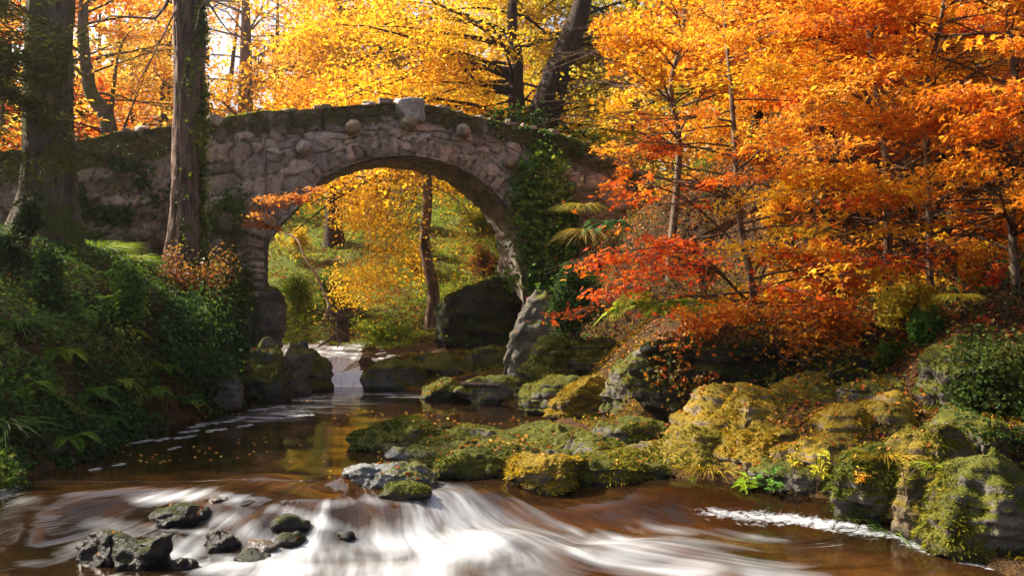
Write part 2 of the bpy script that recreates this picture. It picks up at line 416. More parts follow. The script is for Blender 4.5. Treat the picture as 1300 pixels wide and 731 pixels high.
def H(x, Y):
    x = np.asarray(x, float); Y = np.asarray(Y, float)
    W = water_z(x, Y)
    dl = xl(Y) - x; dr = x - xr(Y)
    P = p3(x, Y)
    hl = np.interp(Y, [-14, 6, 9, 13, 17, 21, 24, 60], [1.0, 1.0, 1.5, 2.3, 3.1, 3.3, 3.5, 3.5])
    Hl = W + hl * (1 - np.exp(-np.maximum(dl, 0) / np.interp(Y, [9, 13, 18, 22], [1.0, 1.1, 1.15, 1.5]))) + .09 * np.maximum(dl - 2, 0) + .02 * np.maximum(dl - 6, 0) ** 1.5
    far = sm(16.8, 19.8, Y)
    Yl = 13.3 - .45 * np.maximum(x - 5.2, 0)
    d2 = np.maximum(np.maximum((Y - Yl - .8) * .8 * sm(.3, 3, dr), dr - 4.6), 0)
    Ha = .08 * sm(0, .5, dr) + .26 * sm(.6, 1.6, dr) + .40 * sm(1.3, 2.6, dr) * (1 - .5 * sm(13, 15, Y)) + np.interp(Y, [7, 11, 14, 17], [.6, 1.0, 1.0, .5]) * np.maximum(sm(0, .8, Y - Yl) * sm(.4, 1.6, dr), sm(3.4, 4.6, dr)) + np.interp(Y, [6, 11, 16, 22], [.40, .44, .46, .5]) * d2
    Hb = .15 * np.maximum(dr, 0) + 2.6 * sm(3.8, 6.3, dr) + .45 * np.maximum(dr - 5.5, 0)
    Hr = Ha * (1 - far) + Hb * far
    Hr = np.where(Hr > 7, 7 + (Hr - 7) * .55, Hr) + W * (1 - sm(0, 2 + 6 * far, dr))
    bed = W - .38
    hb = np.where(dl > 0, np.maximum(Hl, bed), np.where(dr > 0, Hr, bed))
    edge = np.minimum(-dl, -dr)                         # >0 inside the water
    hb = np.where(edge > 0, W + .08 - .46 * sm(0, .6, edge), hb + .08 * (1 - sm(0, .3, -edge)))
    hill = .75 + .40 * np.maximum(Y - 29.2, 0) - .36 * np.maximum(Y - 46, 0) + .045 * np.maximum(Y - 60, 0) + .10 * np.maximum(x + 3, 0) * sm(29, 33, Y) + .05 * np.maximum(-x - 9, 0) * sm(31, 40, Y)
    hill = hill + .35 * fbm(P * .35, 3, 3) * sm(29, 34, Y)
    ch = np.hypot(*(np.array([x, Y]) - 0)) * 0
    keep = 1 - sm(26.5, 30, Y)
    h2 = np.maximum(np.where(dr > 0, hb, hb * keep + (1 - keep) * np.minimum(hb, hill)), np.where(Y > 28.6, hill, -9))
    rough = (.16 * fbm(P * 1.1, 4, 1) + .05 * fbm(P * 4.5, 2, 2)) * sm(-.1, .8, np.maximum(dl, dr))
    return h2 + rough
def graded(lo, hi, a, b, fine, grow=1.13):
    c = list(np.arange(a, b + 1e-6, fine)); s = fine
    while c[-1] < hi: s *= grow; c.append(min(c[-1] + s, hi))
    s = fine; l = [a]
    while l[-1] > lo: s *= grow; l.append(max(l[-1] - s, lo))
    return np.array(l[:0:-1] + c)
def grid(xs, ys, zf):
    X, Y = np.meshgrid(xs, ys); v = p3(X.ravel(), Y.ravel(), zf(X.ravel(), Y.ravel()))
    nx, ny = len(xs), len(ys); i = (np.arange(ny - 1)[:, None] * nx + np.arange(nx - 1)[None]).ravel()
    return v, np.stack([i, i + 1, i + nx + 1, i + nx], 1)
gv, gq = grid(graded(-160, 160, -12, 12, .16), graded(-30, 260, 5, 48, .17), H)
grassy = sm(27, 31, gv[:, 1]) * (1 - .6 * sm(47, 50, gv[:, 1])) * .62 + .35 * sm(1, 3, xl(gv[:, 1]) - gv[:, 0]) * (1 - sm(24, 27, gv[:, 1]))
ground = link_mesh('ground', gv, [], gq, None, M['ground'], None, True, {'grass': grassy})
tag(ground, kind='structure')

# path crossing the far slope, a band laid on the ground
pv = []; xs = np.linspace(-30, 30, 160)
for k in range(7):
    y = 46.6 + k * .45 + .6 * np.sin(xs * .15); pv.append(p3(xs, y, H(xs, y) + .05))
pv = np.array(pv); idx = np.arange(7 * 160).reshape(7, 160)
pq = np.stack([idx[:-1, :-1], idx[:-1, 1:], idx[1:, 1:], idx[1:, :-1]], -1).reshape(-1, 4)
tag(link_mesh('path', pv.reshape(-1, 3), [], pq, None, M['path']), kind='structure')

# ---------------------------------------------------------------- water
def pix(v): return HX + F * v[:, 0] / v[:, 1], HY - F * (v[:, 2] - CAMZ) / v[:, 1]
def wsurf(x, Y):
    z = water_z(x, Y)
    lo = sm(.25, 1.2, 10.6 - Y)
    # standing waves and humps where the stream runs over hidden stones
    th = np.arctan2(x + 2.2, 11.9 - Y); r = np.hypot(x + 2.2, 11.9 - Y)
    w = .06 * fbm(np.stack([r * .7, th * 4, 0 * r], 1), 2, 41)
    z = z + w * lo
    for (px, py, a, sx, sy) in ((462, 648, .14, .42, .28), (700, 660, .10, .8, .35), (760, 700, .10, .55, .3), (840, 690, .05, .5, .3), (330, 640, .06, .5, .25), (405, 672, .07, .35, .25), (620, 690, .08, .6, .3), (225, 690, .05, .6, .3)):
        Yc = F * 2.3 / (py - HY); xc = (px - HX) / F * Yc
        z = z + a * np.exp(-((x - xc) / sx) ** 2 - ((Y - Yc) / sy) ** 2)
    z = z + (.012 * fbm(p3(x * .8, Y * .8), 2, 44)) * (1 - lo) + .07 * fbm(p3(x * 2.2, Y * 2.2), 3, 45) * sm(22.8, 23.6, Y)
    return z
wv, wq = grid(graded(-16, 16, -6.2, 5.2, .05, 1.3), graded(-25, 34, 6.6, 26, .05, 1.3), wsurf)
px, py = pix(np.where(wv[:, 1:2] > 1, wv, [0, 1, -50]))
def seg(px, py, pts, wpx, wpy=None):
    """soft distance (0..1) to a polyline given in pixels of the water's surface"""
    best = np.zeros(len(px)); wpy = wpy or wpx
    for (a, b, wa), (c, d, wb) in zip(pts[:-1], pts[1:]):
        ux, uy = (c - a) / wpx, (d - b) / wpy; l2 = ux * ux + uy * uy
        t = np.clip(((px - a) / wpx * ux + (py - b) / wpy * uy) / l2, 0, 1)
        dd = np.hypot((px - a) / wpx - t * ux, (py - b) / wpy - t * uy) / (wa + (wb - wa) * t)
        best = np.maximum(best, np.exp(-dd ** 2 * 1.2))
    return best
foam = np.zeros(len(wv))
def addf(pts, k, wx, wy=None):
    global foam; foam = np.maximum(foam, k * .80 * seg(px, py, pts, wx, wy))
addf([(535, 615, .5), (560, 640, 1), (640, 668, 1.3), (760, 692, 1.3), (880, 722, 1)], .98, 70, 24)
addf([(570, 640, 1), (600, 700, 1.6), (640, 740, 1.8)], .95, 60, 26)
addf([(420, 640, .7), (470, 632, .8), (540, 640, 1)], .75, 40, 12)
addf([(400, 700, 1.2), (520, 690, 1.4), (640, 680, 1)], .95, 60, 24)
addf([(340, 722, 1), (480, 725, 1.4), (640, 735, 1.4)], .9, 60, 22)
addf([(760, 672, 1), (900, 700, 1), (1000, 735, 1)], .6, 70, 18)
addf([(180, 634, 1), (270, 628, 1), (330, 640, 1), (400, 660, 1.2), (450, 676, 1)], .85, 30, 9)
addf([(0, 630, 1), (90, 650, 1), (160, 676, 1), (230, 690, 1), (300, 725, 1)], .55, 40, 14)
addf([(250, 655, 1), (180, 672, 1), (120, 690, 1), (40, 715, 1)], .62, 40, 12)
addf([(300, 660, 1), (340, 690, 1), (400, 690, 1)], .9, 40, 12)
addf([(205, 700, 1), (260, 720, 1), (330, 715, 1)], .9, 40, 12)
addf([(620, 655, 1), (760, 668, 1), (900, 676, .8), (1000, 690, .6)], .5, 50, 9)
# foam with painted sky sheen below the cascade, and the cascade
addf([(440, 500, 1), (400, 512, 1), (340, 530, .8)], .62, 60, 10)
addf([(445, 497, 1), (500, 500, .8), (545, 502, .5)], .55, 40, 7)
for (a, b, c_) in ((150, 728, 90), (222, 668, 60), (306, 656, 36), (360, 682, 50), (272, 702, 46), (325, 709, 44), (362, 702, 40), (316, 723, 44), (228, 730, 36), (437, 688, 20), (490, 634, 70)):
    addf([(a - c_ * .5, b + 1, .6), (a, b + 4, 1), (a + c_ * .7, b + 8, 1)], .66, 13, 6)
foam = np.where((wv[:, 1] > 22.6) & (wv[:, 1] < 23.6), np.maximum(foam, 1.1), foam)
foam = np.where(wv[:, 1] >= 23.6, np.maximum(foam, .98), foam)
solid = np.zeros(len(wv))
def adds(pts, k, wx, wy):
    global solid; solid = np.maximum(solid, k * seg(px, py, pts, wx, wy))
adds([(905, 650, .7), (960, 656, 1), (1020, 660, .8), (1090, 668, .5)], .72, 46, 11)
adds([(1000, 662, .6), (1080, 674, .8), (1150, 680, 1), (1185, 698, 1), (1230, 714, .6), (1300, 726, .5)], .66, 24, 7.5)
for (a, b, c_) in ((140, 566, 14), (165, 563, 20), (185, 560, 12), (205, 558, 16), (240, 548, 22), (250, 542, 18), (262, 538, 24), (285, 536, 20), (300, 533, 18), (222, 569, 10), (150, 590, 16), (110, 583, 20), (120, 596, 14), (235, 555, 22), (275, 546, 22), (310, 541, 16), (330, 520, 26), (350, 517, 20), (380, 528, 30), (400, 505, 30)):
    adds([(a - c_ * .5, b + 1, 1), (a + c_ * .5, b - 2, 1)], .62, 6, 2.6)
shallow = np.clip(.06 + .36 * seg(px, py, [(120, 615, 1), (330, 612, 1.2), (560, 635, 1)], 90, 26) + .6 * seg(px, py, [(640, 660, 1), (850, 690, 1.2), (1180, 725, 1)], 120, 34) + .6 * seg(px, py, [(700, 545, 1), (760, 550, 1)], 60, 14) + .35 * seg(px, py, [(480, 545, 1), (520, 590, 1)], 120, 30), 0, 1)
calm = sm(10.3, 10.9, wv[:, 1]) * (1 - sm(22.3, 22.8, wv[:, 1]))
x_, y_ = wv[:, 0], wv[:, 1]
low = 1 - calm
th = np.arctan2(x_ + 2.2, 11.9 - y_); r_ = np.hypot(x_ + 2.2, 11.9 - y_)
wp = fbm(p3(x_ * .5, y_ * .5), 2, 51)
fs = np.where(y_ > 22.5, y_ * 1.2 + wp, np.where(calm > .5, x_ * 2 + y_ * .5, r_ * 1.4 + wp * .5))
ft = np.where(y_ > 22.5, x_ * 1.6 + wp * .6, np.where(calm > .5, y_ * 1.0, th * 2.6 + wp * .45))
stream = link_mesh('stream_water', wv, [], wq, None, M['water'], None, True, dict(foam=foam, shallow=shallow, calm=calm, solid=solid, fs=fs, ft=ft))
tag(stream, kind='structure')

# ================================================================ rocks
import bmesh
def ico(sub):
    bm = bmesh.new(); bmesh.ops.create_icosphere(bm, subdivisions=sub, radius=1)
    v = np.array([x.co[:] for x in bm.verts]); f = np.array([[x.index for x in p.verts] for p in bm.faces]); bm.free(); return v, f
ICO = {k: ico(k) for k in (3, 4, 5, 6)}
BV, BF, BN = [], [], 0                                    # everything solid, to set plants and leaves on
def solid_add(v, f4=None, f3=None):
    global BN
    BV.append(v)
    for f in (f4, f3):
        if f is not None and len(f): BF.extend((np.asarray(f) + BN).tolist())
    BN += len(v)
solid_add(gv, f4=gq)
def vnormals(v, f):
    n = np.cross(v[f[:, 1]] - v[f[:, 0]], v[f[:, 2]] - v[f[:, 0]]); vn = np.zeros_like(v)
    for k in range(3): np.add.at(vn, f[:, k], n)
    return nrmz(vn)
def tufts(v, f, mossv, dens, length, pal, name, parent, seed=0, mat='moss'):
    a = v[f[:, 0]]; b = v[f[:, 1]]; c_ = v[f[:, 2]]
    n = np.cross(b - a, c_ - a); ar = np.linalg.norm(n, axis=1) * .5; n = nrmz(n)
    w = ar * np.clip(mossv[f].mean(1) * 1.9 - .55, 0, 1)
    if w.sum() < 1e-4: return
    k = rng.poisson(min(w.sum() * dens, 60000))
    if k < 150: return
    t = rng.choice(len(f), k, p=w / w.sum()); r = rng.dirichlet((1, 1, 1), k)
    p = a[t] * r[:, :1] + b[t] * r[:, 1:2] + c_[t] * r[:, 2:]
    g = Geo(); d = nrmz(n[t] + .55 * rng.normal(size=(k, 3)) + [0, 0, .25])
    L = length * rng.uniform(.5, 1.5, k) * (.6 + .8 * sm(-.3, .5, fbm(p * 3, 2, seed)))
    blades(g, p - d * L[:, None] * .2, d, L, L * .33, leafcol(p, pal, seed, 1.6, .16), bend=.5, seg=2)
    build(name, g, M[mat], parent, False)['kind'] = 'stuff'
def rock(px0, py0, px1, py1, Y, label, mat='rock', moss=.5, depth=.8, ang=.35, seed=0, tuft=0, flat=1.0, name='boulder', lean=0, pal=MOSS, group=None, sub=5, cat='rock', tl=.035, sink=.35, lay=.17):
    s = Y / F; w = (px1 - px0) * s; h = (py1 - py0) * s
    d = w * depth; ctr = at((px0 + px1) / 2, py1, Y) + np.array([0, d * .42, 0])
    v, f = ICO[sub]; v = v.copy(); r0 = np.random.default_rng(1000 + seed)
    if name == 'stone_block': v = nrmz(v) * (1 / np.maximum(np.abs(v).max(1), .62))[:, None] * .82
    off = r0.uniform(-50, 50, 3)
    for k in range(int(10 * ang) + 2):                    # cut planes give the facets
        n = nrmz(r0.normal(size=3)); lim = r0.uniform(.62, .9); dd = v @ n
        v = v - np.maximum(dd - lim, 0)[:, None] * n * .9
    v = v * (1 + .26 * fbm(v * 1.1 + off, 3, seed)[:, None])
    top = v[:, 2].max(); bot = -.55
    ext = np.array([v[:, 0].max() - v[:, 0].min(), v[:, 1].max() - v[:, 1].min()])
    hh = h / (1 - sink)
    v = v * np.array([w / ext[0], d / ext[1], hh / (v[:, 2].max() - v[:, 2].min())])
    v[:, 2] -= v[:, 2].max() - h; v[:, 0] -= (v[:, 0].max() + v[:, 0].min()) / 2
    vn = vnormals(v, f); sc = min(w, h)
    P = v + off
    if sub == 5 and lay and w > .7:
        v6, f = ICO[6]                                   # finer skin for the large ones
        import mathutils.kdtree as kdt
        kd = kdt.KDTree(len(ICO[5][0])); [kd.insert(q_, i_) for i_, q_ in enumerate(ICO[5][0])]; kd.balance()
        W = np.zeros_like(v6)
        for i_, q_ in enumerate(v6):
            nn_ = kd.find_n(q_, 3); ds = np.array([1 / (x[2] + 1e-4) for x in nn_]); W[i_] = (v[[x[1] for x in nn_]] * ds[:, None]).sum(0) / ds.sum()
        v = W; P = v + off; vn = vnormals(v, f)
        q_ = v[:, 2] / lay + .9 * fbm(np.stack([P[:, 0] * .8, P[:, 1] * .8, P[:, 2] * .4], 1), 2, seed + 6); fl = np.floor(q_); fr = q_ - fl
        hs = _h(fl, 0 * fl, 0 * fl, seed + 8); hs2 = _h(fl + 1, 0 * fl, 0 * fl, seed + 8); e_ = sm(.78, 1, fr)
        v = v * np.c_[1 + (.06 * (hs * (1 - e_) + hs2 * e_) - .05 * np.exp(-((fr - .92) / .07) ** 2))[:, None] * np.ones((1, 2)), np.ones(len(v))]
        vn = vnormals(v, f)
    rid = 1 - np.abs(fbm(P * (1.6 / max(sc, .1)), 3, seed + 11)) * 3
    v = v + vn * (.10 * sc * fbm(P * (2.4 / max(sc, .1)), 5, seed + 1, .58) + .03 * fbm(P * 9, 3, seed + 2) - .06 * sc * np.clip(rid, 0, 1) ** 3)[:, None]
    strata = fbm(np.stack([P[:, 0] * .5, P[:, 1] * .5, P[:, 2] * 7 + P[:, 0] * .5], 1), 3, seed + 3)
    v = v + vn * (.05 * sc * np.sign(strata) * np.abs(strata) ** .5)[:, None] * np.array([1, 1, .3])
    if lean: v[:, 0] += v[:, 2] * lean
    vn = vnormals(v, f)
    ms = np.clip(moss + .75 * (vn[:, 2] - .3) + .55 * fbm(P * 1.9, 4, seed + 4), 0, 1) if moss > 0 else np.zeros(len(v))
    o = link_mesh(name, v + ctr, f, [], None, M[mat], None, True, {'moss': ms, 'wet': 1 - sm(.02, .13, v[:, 2] + ctr[2] - water_z(v[:, 0] + ctr[0], v[:, 1] + ctr[1]) + .05 * fbm(P * 4, 2, seed + 15))}, loc=ctr)
    tag(o, label, cat, group)
    if tuft: tufts(v + ctr, f, ms, tuft, tl, pal, 'moss', o, seed)
    solid_add(v + ctr, f3=f)
    return o
GM = [(.10, .075, .008), (.22, .15, .012), (.36, .23, .018), (.50, .33, .03), (.34, .28, .03)]       # golden moss with sunlight painted into its yellow
ML = [(.06, .065, .008), (.11, .12, .012), (.17, .165, .018), (.24, .20, .02), (.30, .24, .03)]
R = rock
g1, g2, g3, g4, g5 = 'mossy ledge blocks on the right bank', 'mossy stones of the shelf in midstream', 'stones standing in the foreground rapids', 'boulders by the arch and the cascade', 'boulders along the left bank'
# right bank
R(826, 488, 1048, 617, 11.5, 'long golden moss-covered hump at the upstream end of the right bank ledge', 'rock_gold', .55, .8, .3, 1, 2200, group=g1, pal=GM)
R(964, 475, 1125, 566, 11.9, 'rounded yellow-brown hump at the crest of the right ledge, before the dark rock wall', 'rock_gold', .45, .9, .3, 2, 1600, group=g1, pal=GM)
R(1082, 481, 1238, 549, 11.7, 'smooth bare grey slab at the ledge crest beside the ivy-covered boulder', 'rock', .18, .8, .5, 3, 1200, group=g1, pal=GM, name='rock_slab')
R(800, 550, 974, 649, 11.0, 'brown-green moss block at the waterline left of the bright leafy seedlings', 'rock_gold', .5, .9, .3, 4, 2200, group=g1, pal=ML)
R(905, 546, 1085, 652, 10.7, 'block of shaded moss directly behind the two bright leafy seedlings', 'rock_gold', .55, .9, .3, 5, 2200, group=g1, pal=GM)
R(1023, 513, 1161, 633, 10.6, 'sunlit ochre moss block below the ledge crest, above the yellow-leaved seedling', 'rock_gold', .55, .9, .3, 6, 2200, group=g1, pal=GM)
R(1065, 573, 1181, 681, 9.5, 'round dark green mossy boulder touching the white foam strip', 'rock', .7, .9, .15, 7, 2600, group=g1, pal=MOSS)
R(1122, 543, 1278, 677, 9.3, 'brown lumpy block behind the thin red twig at the water edge', 'rock_gold', .5, .9, .3, 8, 2200, group=g1, pal=ML)
R(1191, 573, 1359, 704, 8.5, 'large dark brown mossy block in the lower right corner', 'rock', .6, .9, .3, 9, 2200, group=g1, pal=ML)
R(1083, 503, 1221, 596, 10.7, 'leaf-strewn moss block under the smooth grey slab', 'rock_gold', .5, .8, .3, 10, 1800, group=g1, pal=GM)
R(1164, 526, 1356, 648, 9.9, 'wide shadowed block below the ivy-covered boulder at the right edge', 'rock', .55, .8, .3, 11, 1800, group=g1, pal=ML)
R(811, 426, 1039, 512, 13.2, 'dark overhanging rock wall under the low orange branches', 'rock_wet_shade', .5, .5, .6, 12, 900, name='rock_wall', pal=MOSS)  # dark wet-stone colour stands in for the shade on this wall
R(992, 436, 1142, 496, 13.3, 'shaded brown outcrop behind the right ledge crest', 'rock', .4, .5, .5, 13, 600, name='rock_outcrop', pal=ML)
ivr = R(1191, 422, 1359, 554, 10.9, 'boulder draped in dark ivy at the right edge of the bank', 'rock', .6, .8, .2, 14, 600, group=g1)
# shelf in midstream
R(434, 535, 583, 574, 12.8, 'low dark mossy rock at the upstream tip of the midstream shelf', 'rock', .6, .6, .3, 20, 2600, group=g2, pal=MOSS)
R(484, 568, 528, 586, 12.1, 'small smooth pale stone in the pool before the shelf', 'rock_blue', .2, .8, .1, 21, 0, group=g2, sub=4)
R(538, 559, 571, 579, 12.3, 'small green moss-capped stone beside the smooth pale stone', 'rock', .65, .8, .1, 22, 2400, group=g2, sub=4)
R(417, 592, 555, 632, 10.1, 'blue-grey bare boulder with rusty lichen at the head of the rapids', 'rock_blue', .10, .7, .3, 23, 300, group=g2)
R(480, 613, 547, 633, 9.75, 'flat olive moss stone against the foot of the blue-grey boulder', 'rock', .75, .7, .1, 24, 2600, group=g2, sub=4)
R(537, 572, 670, 632, 10.7, 'dark green moss mound splashed by the narrow white chute', 'rock', .62, .8, .3, 25, 2600, group=g2, pal=MOSS)
R(604, 545, 783, 604, 11.8, 'broad flat slab with moss and lichen across the middle of the shelf', 'rock', .38, .8, .5, 26, 1600, group=g2, pal=ML, name='rock_slab')
R(630, 582, 754, 632, 10.5, 'sunlit yellow moss mound on the front of the shelf', 'rock_gold', .7, .8, .2, 27, 2600, group=g2, pal=GM)
R(713, 580, 861, 638, 10.6, 'leaf-littered green mound where the shelf meets the right bank', 'rock', .62, .8, .2, 28, 2600, group=g2, pal=ML)
R(734, 533, 872, 590, 12.6, 'grey-green hump between the amber water and the golden hump', 'rock', .5, .8, .3, 29, 1800, group=g2, pal=ML)
R(551, 541, 658, 572, 12.9, 'low ridge of speckled mossy rock at the back of the shelf', 'rock', .4, .8, .4, 30, 1600, group=g2, pal=MOSS)
R(547, 560, 647, 600, 11.6, 'stepped lichened stone in the middle of the shelf', 'rock', .42, .8, .5, 31, 1600, group=g2, pal=ML)
R(510, 556, 634, 590, 12.0, 'flat mossy slab linking the upstream tip to the stepped lichened stone', 'rock', .5, .9, .4, 32, 2000, group=g2, pal=MOSS, name='rock_slab')
R(591, 566, 709, 612, 11.2, 'low layered slab behind the sunlit yellow moss mound', 'rock', .45, .9, .5, 33, 2000, group=g2, pal=ML, name='rock_slab')
R(680, 556, 809, 606, 11.6, 'flat green slab with red leaves beside the grey-green hump', 'rock', .5, .9, .5, 34, 2000, group=g2, pal=ML, name='rock_slab')
R(492, 586, 587, 622, 11.0, 'small dark slab behind the blue-grey boulder', 'rock', .5, .9, .4, 35, 2000, group=g2, pal=MOSS, name='rock_slab')
R(780, 590, 909, 640, 11.0, 'flat mossy slab at the water between the shelf and the golden ledge', 'rock', .55, .9, .4, 36, 2000, group=g2, pal=ML, name='rock_slab')
R(990, 560, 1119, 630, 10.3, 'ochre slab tilted behind the tall yellow-leaved seedling', 'rock_gold', .5, .8, .4, 15, 2200, group=g1, pal=GM, name='rock_slab')
R(949, 590, 1090, 655, 10.2, 'dark low block at the waterline under the tall yellow-leaved seedling', 'rock', .5, .8, .4, 16, 2000, group=g1, pal=ML)
R(1142, 590, 1237, 680, 9.1, 'narrow mossy block wedged beside the thin reddish twig', 'rock_gold', .5, .8, .3, 17, 2000, group=g1, pal=ML)
R(1069, 520, 1210, 572, 11.0, 'layered brown ledge step beneath the smooth grey slab', 'rock_gold', .4, .8, .5, 18, 1800, group=g1, pal=GM, name='rock_slab')
# foreground
R(86, 680, 150, 728, 8.35, 'rounded dark end stone leaning on the flat black block in the rapids', 'rock_wet_shade', .06, .9, .3, 40, 0, group=g3, pal=MOSS)
R(128, 684, 208, 729, 8.25, 'flat-topped black block in the lower left rapids', 'rock_wet_shade', .04, .8, .9, 41, 0, group=g3, name='stone_block')
R(184, 642, 259, 668, 9.35, 'dark domed stone above the flat black block', 'rock_wet_shade', .10, .7, .3, 42, 0, group=g3)
R(286, 637, 328, 656, 9.65, 'small wet black stone at the rim of the rapids', 'rock_wet_shade', 0, .8, .5, 43, 0, group=g3, sub=4)
R(332, 657, 389, 682, 9.1, 'rounded brown-green stone in the white water', 'rock_wet_shade', .3, .8, .2, 44, 200, group=g3, sub=4)
R(246, 675, 302, 702, 8.75, 'cracked shiny black stone between the dark domed stone and the tan stone', 'rock_wet_shade', 0, .8, .9, 45, 0, group=g3)
R(298, 686, 350, 708, 8.7, 'smooth tan stone awash in the rapids', 'rock_tan', 0, .8, .1, 46, 0, group=g3, sub=4)
R(338, 678, 386, 702, 8.85, 'olive moss-filmed stone just below the rounded brown-green stone', 'rock_wet_shade', .45, .8, .1, 47, 200, group=g3, sub=4)
R(292, 703, 342, 722, 8.45, 'dark sloping stone in front of the tan stone', 'rock_wet_shade', .1, .8, .4, 48, 0, group=g3, sub=4)
R(208, 711, 248, 730, 8.2, 'low blue-black stone under a film of water by the bottom edge', 'rock_wet_shade', 0, .8, .2, 49, 0, group=g3, sub=4)
R(426, 676, 449, 687, 9.0, 'tiny black stone alone in the white water', 'rock_wet_shade', 0, .8, .3, 50, 0, group=g3, sub=4)
R(255, 632, 292, 649, 9.75, 'reddish brown stone under the rim of the rapids', 'rock_tan', 0, .8, .2, 51, 0, group=g3, sub=4)
# arch and cascade
R(300, 428, 368, 514, 18.7, 'large moss-covered boulder at the foot of the left bank beside the pool', 'rock', .65, .9, .3, 60, 900, group=g4, lay=0, pal=MOSS)
R(345, 432, 390, 508, 20.2, 'grey boulder with a pale streak between two mossy boulders', 'rock', .25, .8, .5, 61, 500, group=g4, lay=0, lean=.12)
R(372, 442, 421, 500, 21.6, 'mossy boulder at the left lip of the cascade', 'rock', .65, .9, .2, 62, 900, group=g4, lay=0, pal=MOSS)
R(318, 362, 360, 446, 23.4, 'tall brown rock stump under the left springing of the arch', 'rock', .34, .9, .6, 63, 300, group=g4, lay=0, name='rock_pillar', sink=.15)
R(456, 456, 540, 500, 21.3, 'mossy ledge rock on the right lip of the cascade', 'rock', .6, .8, .3, 64, 1000, group=g4, lay=0, pal=ML)
R(530, 479, 592, 512, 19.6, 'low mossy rock at the pool edge with a pale stone on its side', 'rock', .55, .8, .3, 65, 1000, group=g4, lay=0, pal=ML)
R(575, 478, 668, 514, 18.9, 'flat mossy stone strewn with fallen leaves at the back of the pool', 'rock', .5, .8, .4, 66, 900, group=g4, lay=0, pal=ML, name='rock_slab')
R(505, 450, 600, 484, 22.3, 'green mossy step behind the right lip of the cascade', 'rock', .62, .8, .3, 67, 900, group=g4, lay=0, pal=ML)
R(585, 438, 662, 476, 22.9, 'moss cushion rock before the dark hollow under the arch', 'rock', .7, .8, .2, 68, 900, group=g4, lay=0, pal=MOSS)
R(628, 368, 704, 494, 20.6, 'tall leaning grey slab below the right springing of the arch', 'rock', .12, .55, .9, 69, 300, group=g4, lay=0, name='rock_slab', lean=.25, sink=.15)
R(548, 350, 668, 446, 25.0, 'huge dark mossy boulder in shadow under the right side of the arch', 'rock_wet_shade', .62, .7, .5, 70, 1200, group=g4, lay=0, pal=MOSS)  # dark rock colour paints the shade under the arch
R(655, 428, 740, 520, 17.9, 'smooth olive moss mound right of the leaning grey slab', 'rock', .72, .9, .2, 71, 1300, group=g4, pal=MOSS)
R(690, 426, 806, 486, 18.2, 'upper mossy block beneath the dark ivy bush', 'rock', .62, .8, .4, 72, 1200, group=g4, pal=MOSS)
R(660, 478, 765, 532, 16.6, 'sloping moss-clad rock descending into the amber water', 'rock', .72, .9, .2, 73, 1500, group=g4, pal=ML)
R(694, 478, 790, 536, 16.0, 'sunlit orange-gold moss boulder at the edge of the amber water', 'rock_gold', .8, .8, .15, 74, 2200, group=g4, pal=GM)  # gold rock and moss colours paint the sunlit patch here
R(765, 440, 850, 540, 15.4, 'dim leaf-covered outcrop between the golden boulder and the dark rock wall', 'rock', .5, .8, .4, 75, 900, group=g4, pal=ML)
# left bank
R(-20, 542, 86, 604, 11.6, 'broad mossy block on the left bank at the edge of the dark pool', 'rock', .6, .8, .4, 80, 2000, group=g5, pal=MOSS)
R(14, 432, 54, 492, 13.6, 'round bright green moss ball on the left bank', 'rock', .85, .9, .05, 81, 2200, group=g5, pal=LIME, sub=4)
R(92, 418, 135, 470, 15.6, 'stack of flat grey stones showing through the left undergrowth', 'rock', .12, .7, .9, 82, 300, group=g5, name='stone_stack')
R(70, 470, 130, 520, 14.6, 'moss cushion under the flat grey stones on the left bank', 'rock', .8, .8, .2, 83, 1500, group=g5, pal=MOSS, sub=4)
R(268, 470, 305, 520, 17.4, 'slim grey rock rib at the end of the left bank undergrowth', 'rock', .25, .8, .6, 84, 500, group=g5)

# ================================================================ the bridge
A = math.radians(17); EU = np.array([math.cos(A), math.sin(A), 0]); EN = np.array([-math.sin(A), math.cos(A), 0])
O = at(503, HY, 25.0); O[2] = 0
def uz(px, py):
    rx = (px - HX) / F; Y = (O[0] * EN[0] + O[1] * EN[1]) / (rx * EN[0] + EN[1])
    X = rx * Y; u = (X - O[0]) * EU[0] + (Y - O[1]) * EU[1]
    return u, CAMZ + (HY - py) / F * Y
def bw(u, dpt, z): return O + np.asarray(u)[..., None] * EU + np.asarray(dpt)[..., None] * EN + np.asarray(z)[..., None] * np.array([0, 0, 1.])
intr = np.array([uz(*p) for p in [(338, 425), (338, 370), (338, 335), (341, 309), (355, 286), (380, 260), (407, 229), (441, 211), (477, 201), (512, 198), (548, 202), (580, 212), (604, 226), (626, 244), (646, 266), (658, 288), (664, 315), (665, 345), (665, 440)]])
intr[0, 0] -= .03; intr[:3, 0] = np.array([-.02, -.01, 0]) + intr[3, 0] - .03
intr[-2:, 0] = intr[-3, 0] + np.array([.01, .02])
tops = np.array([uz(*p) for p in [(-40, 196), (60, 190), (90, 180), (150, 169), (215, 161), (270, 151), (330, 143), (400, 138), (450, 134), (500, 130), (545, 134), (600, 147), (660, 160), (700, 168), (745, 182), (785, 206), (815, 222), (850, 240)]])
UL, UR = intr[3, 0], intr[-4, 0]
cu = np.interp(np.linspace(0, 1, 90), np.linspace(0, 1, len(intr)), intr[:, 0]); 
def smooth2(p, n):
    q = smooth_line(np.c_[p, np.zeros(len(p))], n); return q[:, :2]
IC = smooth2(intr, 140)                                    # intrados, dense
zb = -1.0
ICU = np.maximum.accumulate(IC[:, 0]) + np.arange(len(IC)) * 1e-4
def topz(u): return np.interp(u, tops[:, 0], tops[:, 1])
bridge = thing('stone_bridge', tuple(O + [0, 0, 0]), 'old humpbacked stone arch bridge with mossy parapet crossing the stream', 'bridge')
THK = 2.3
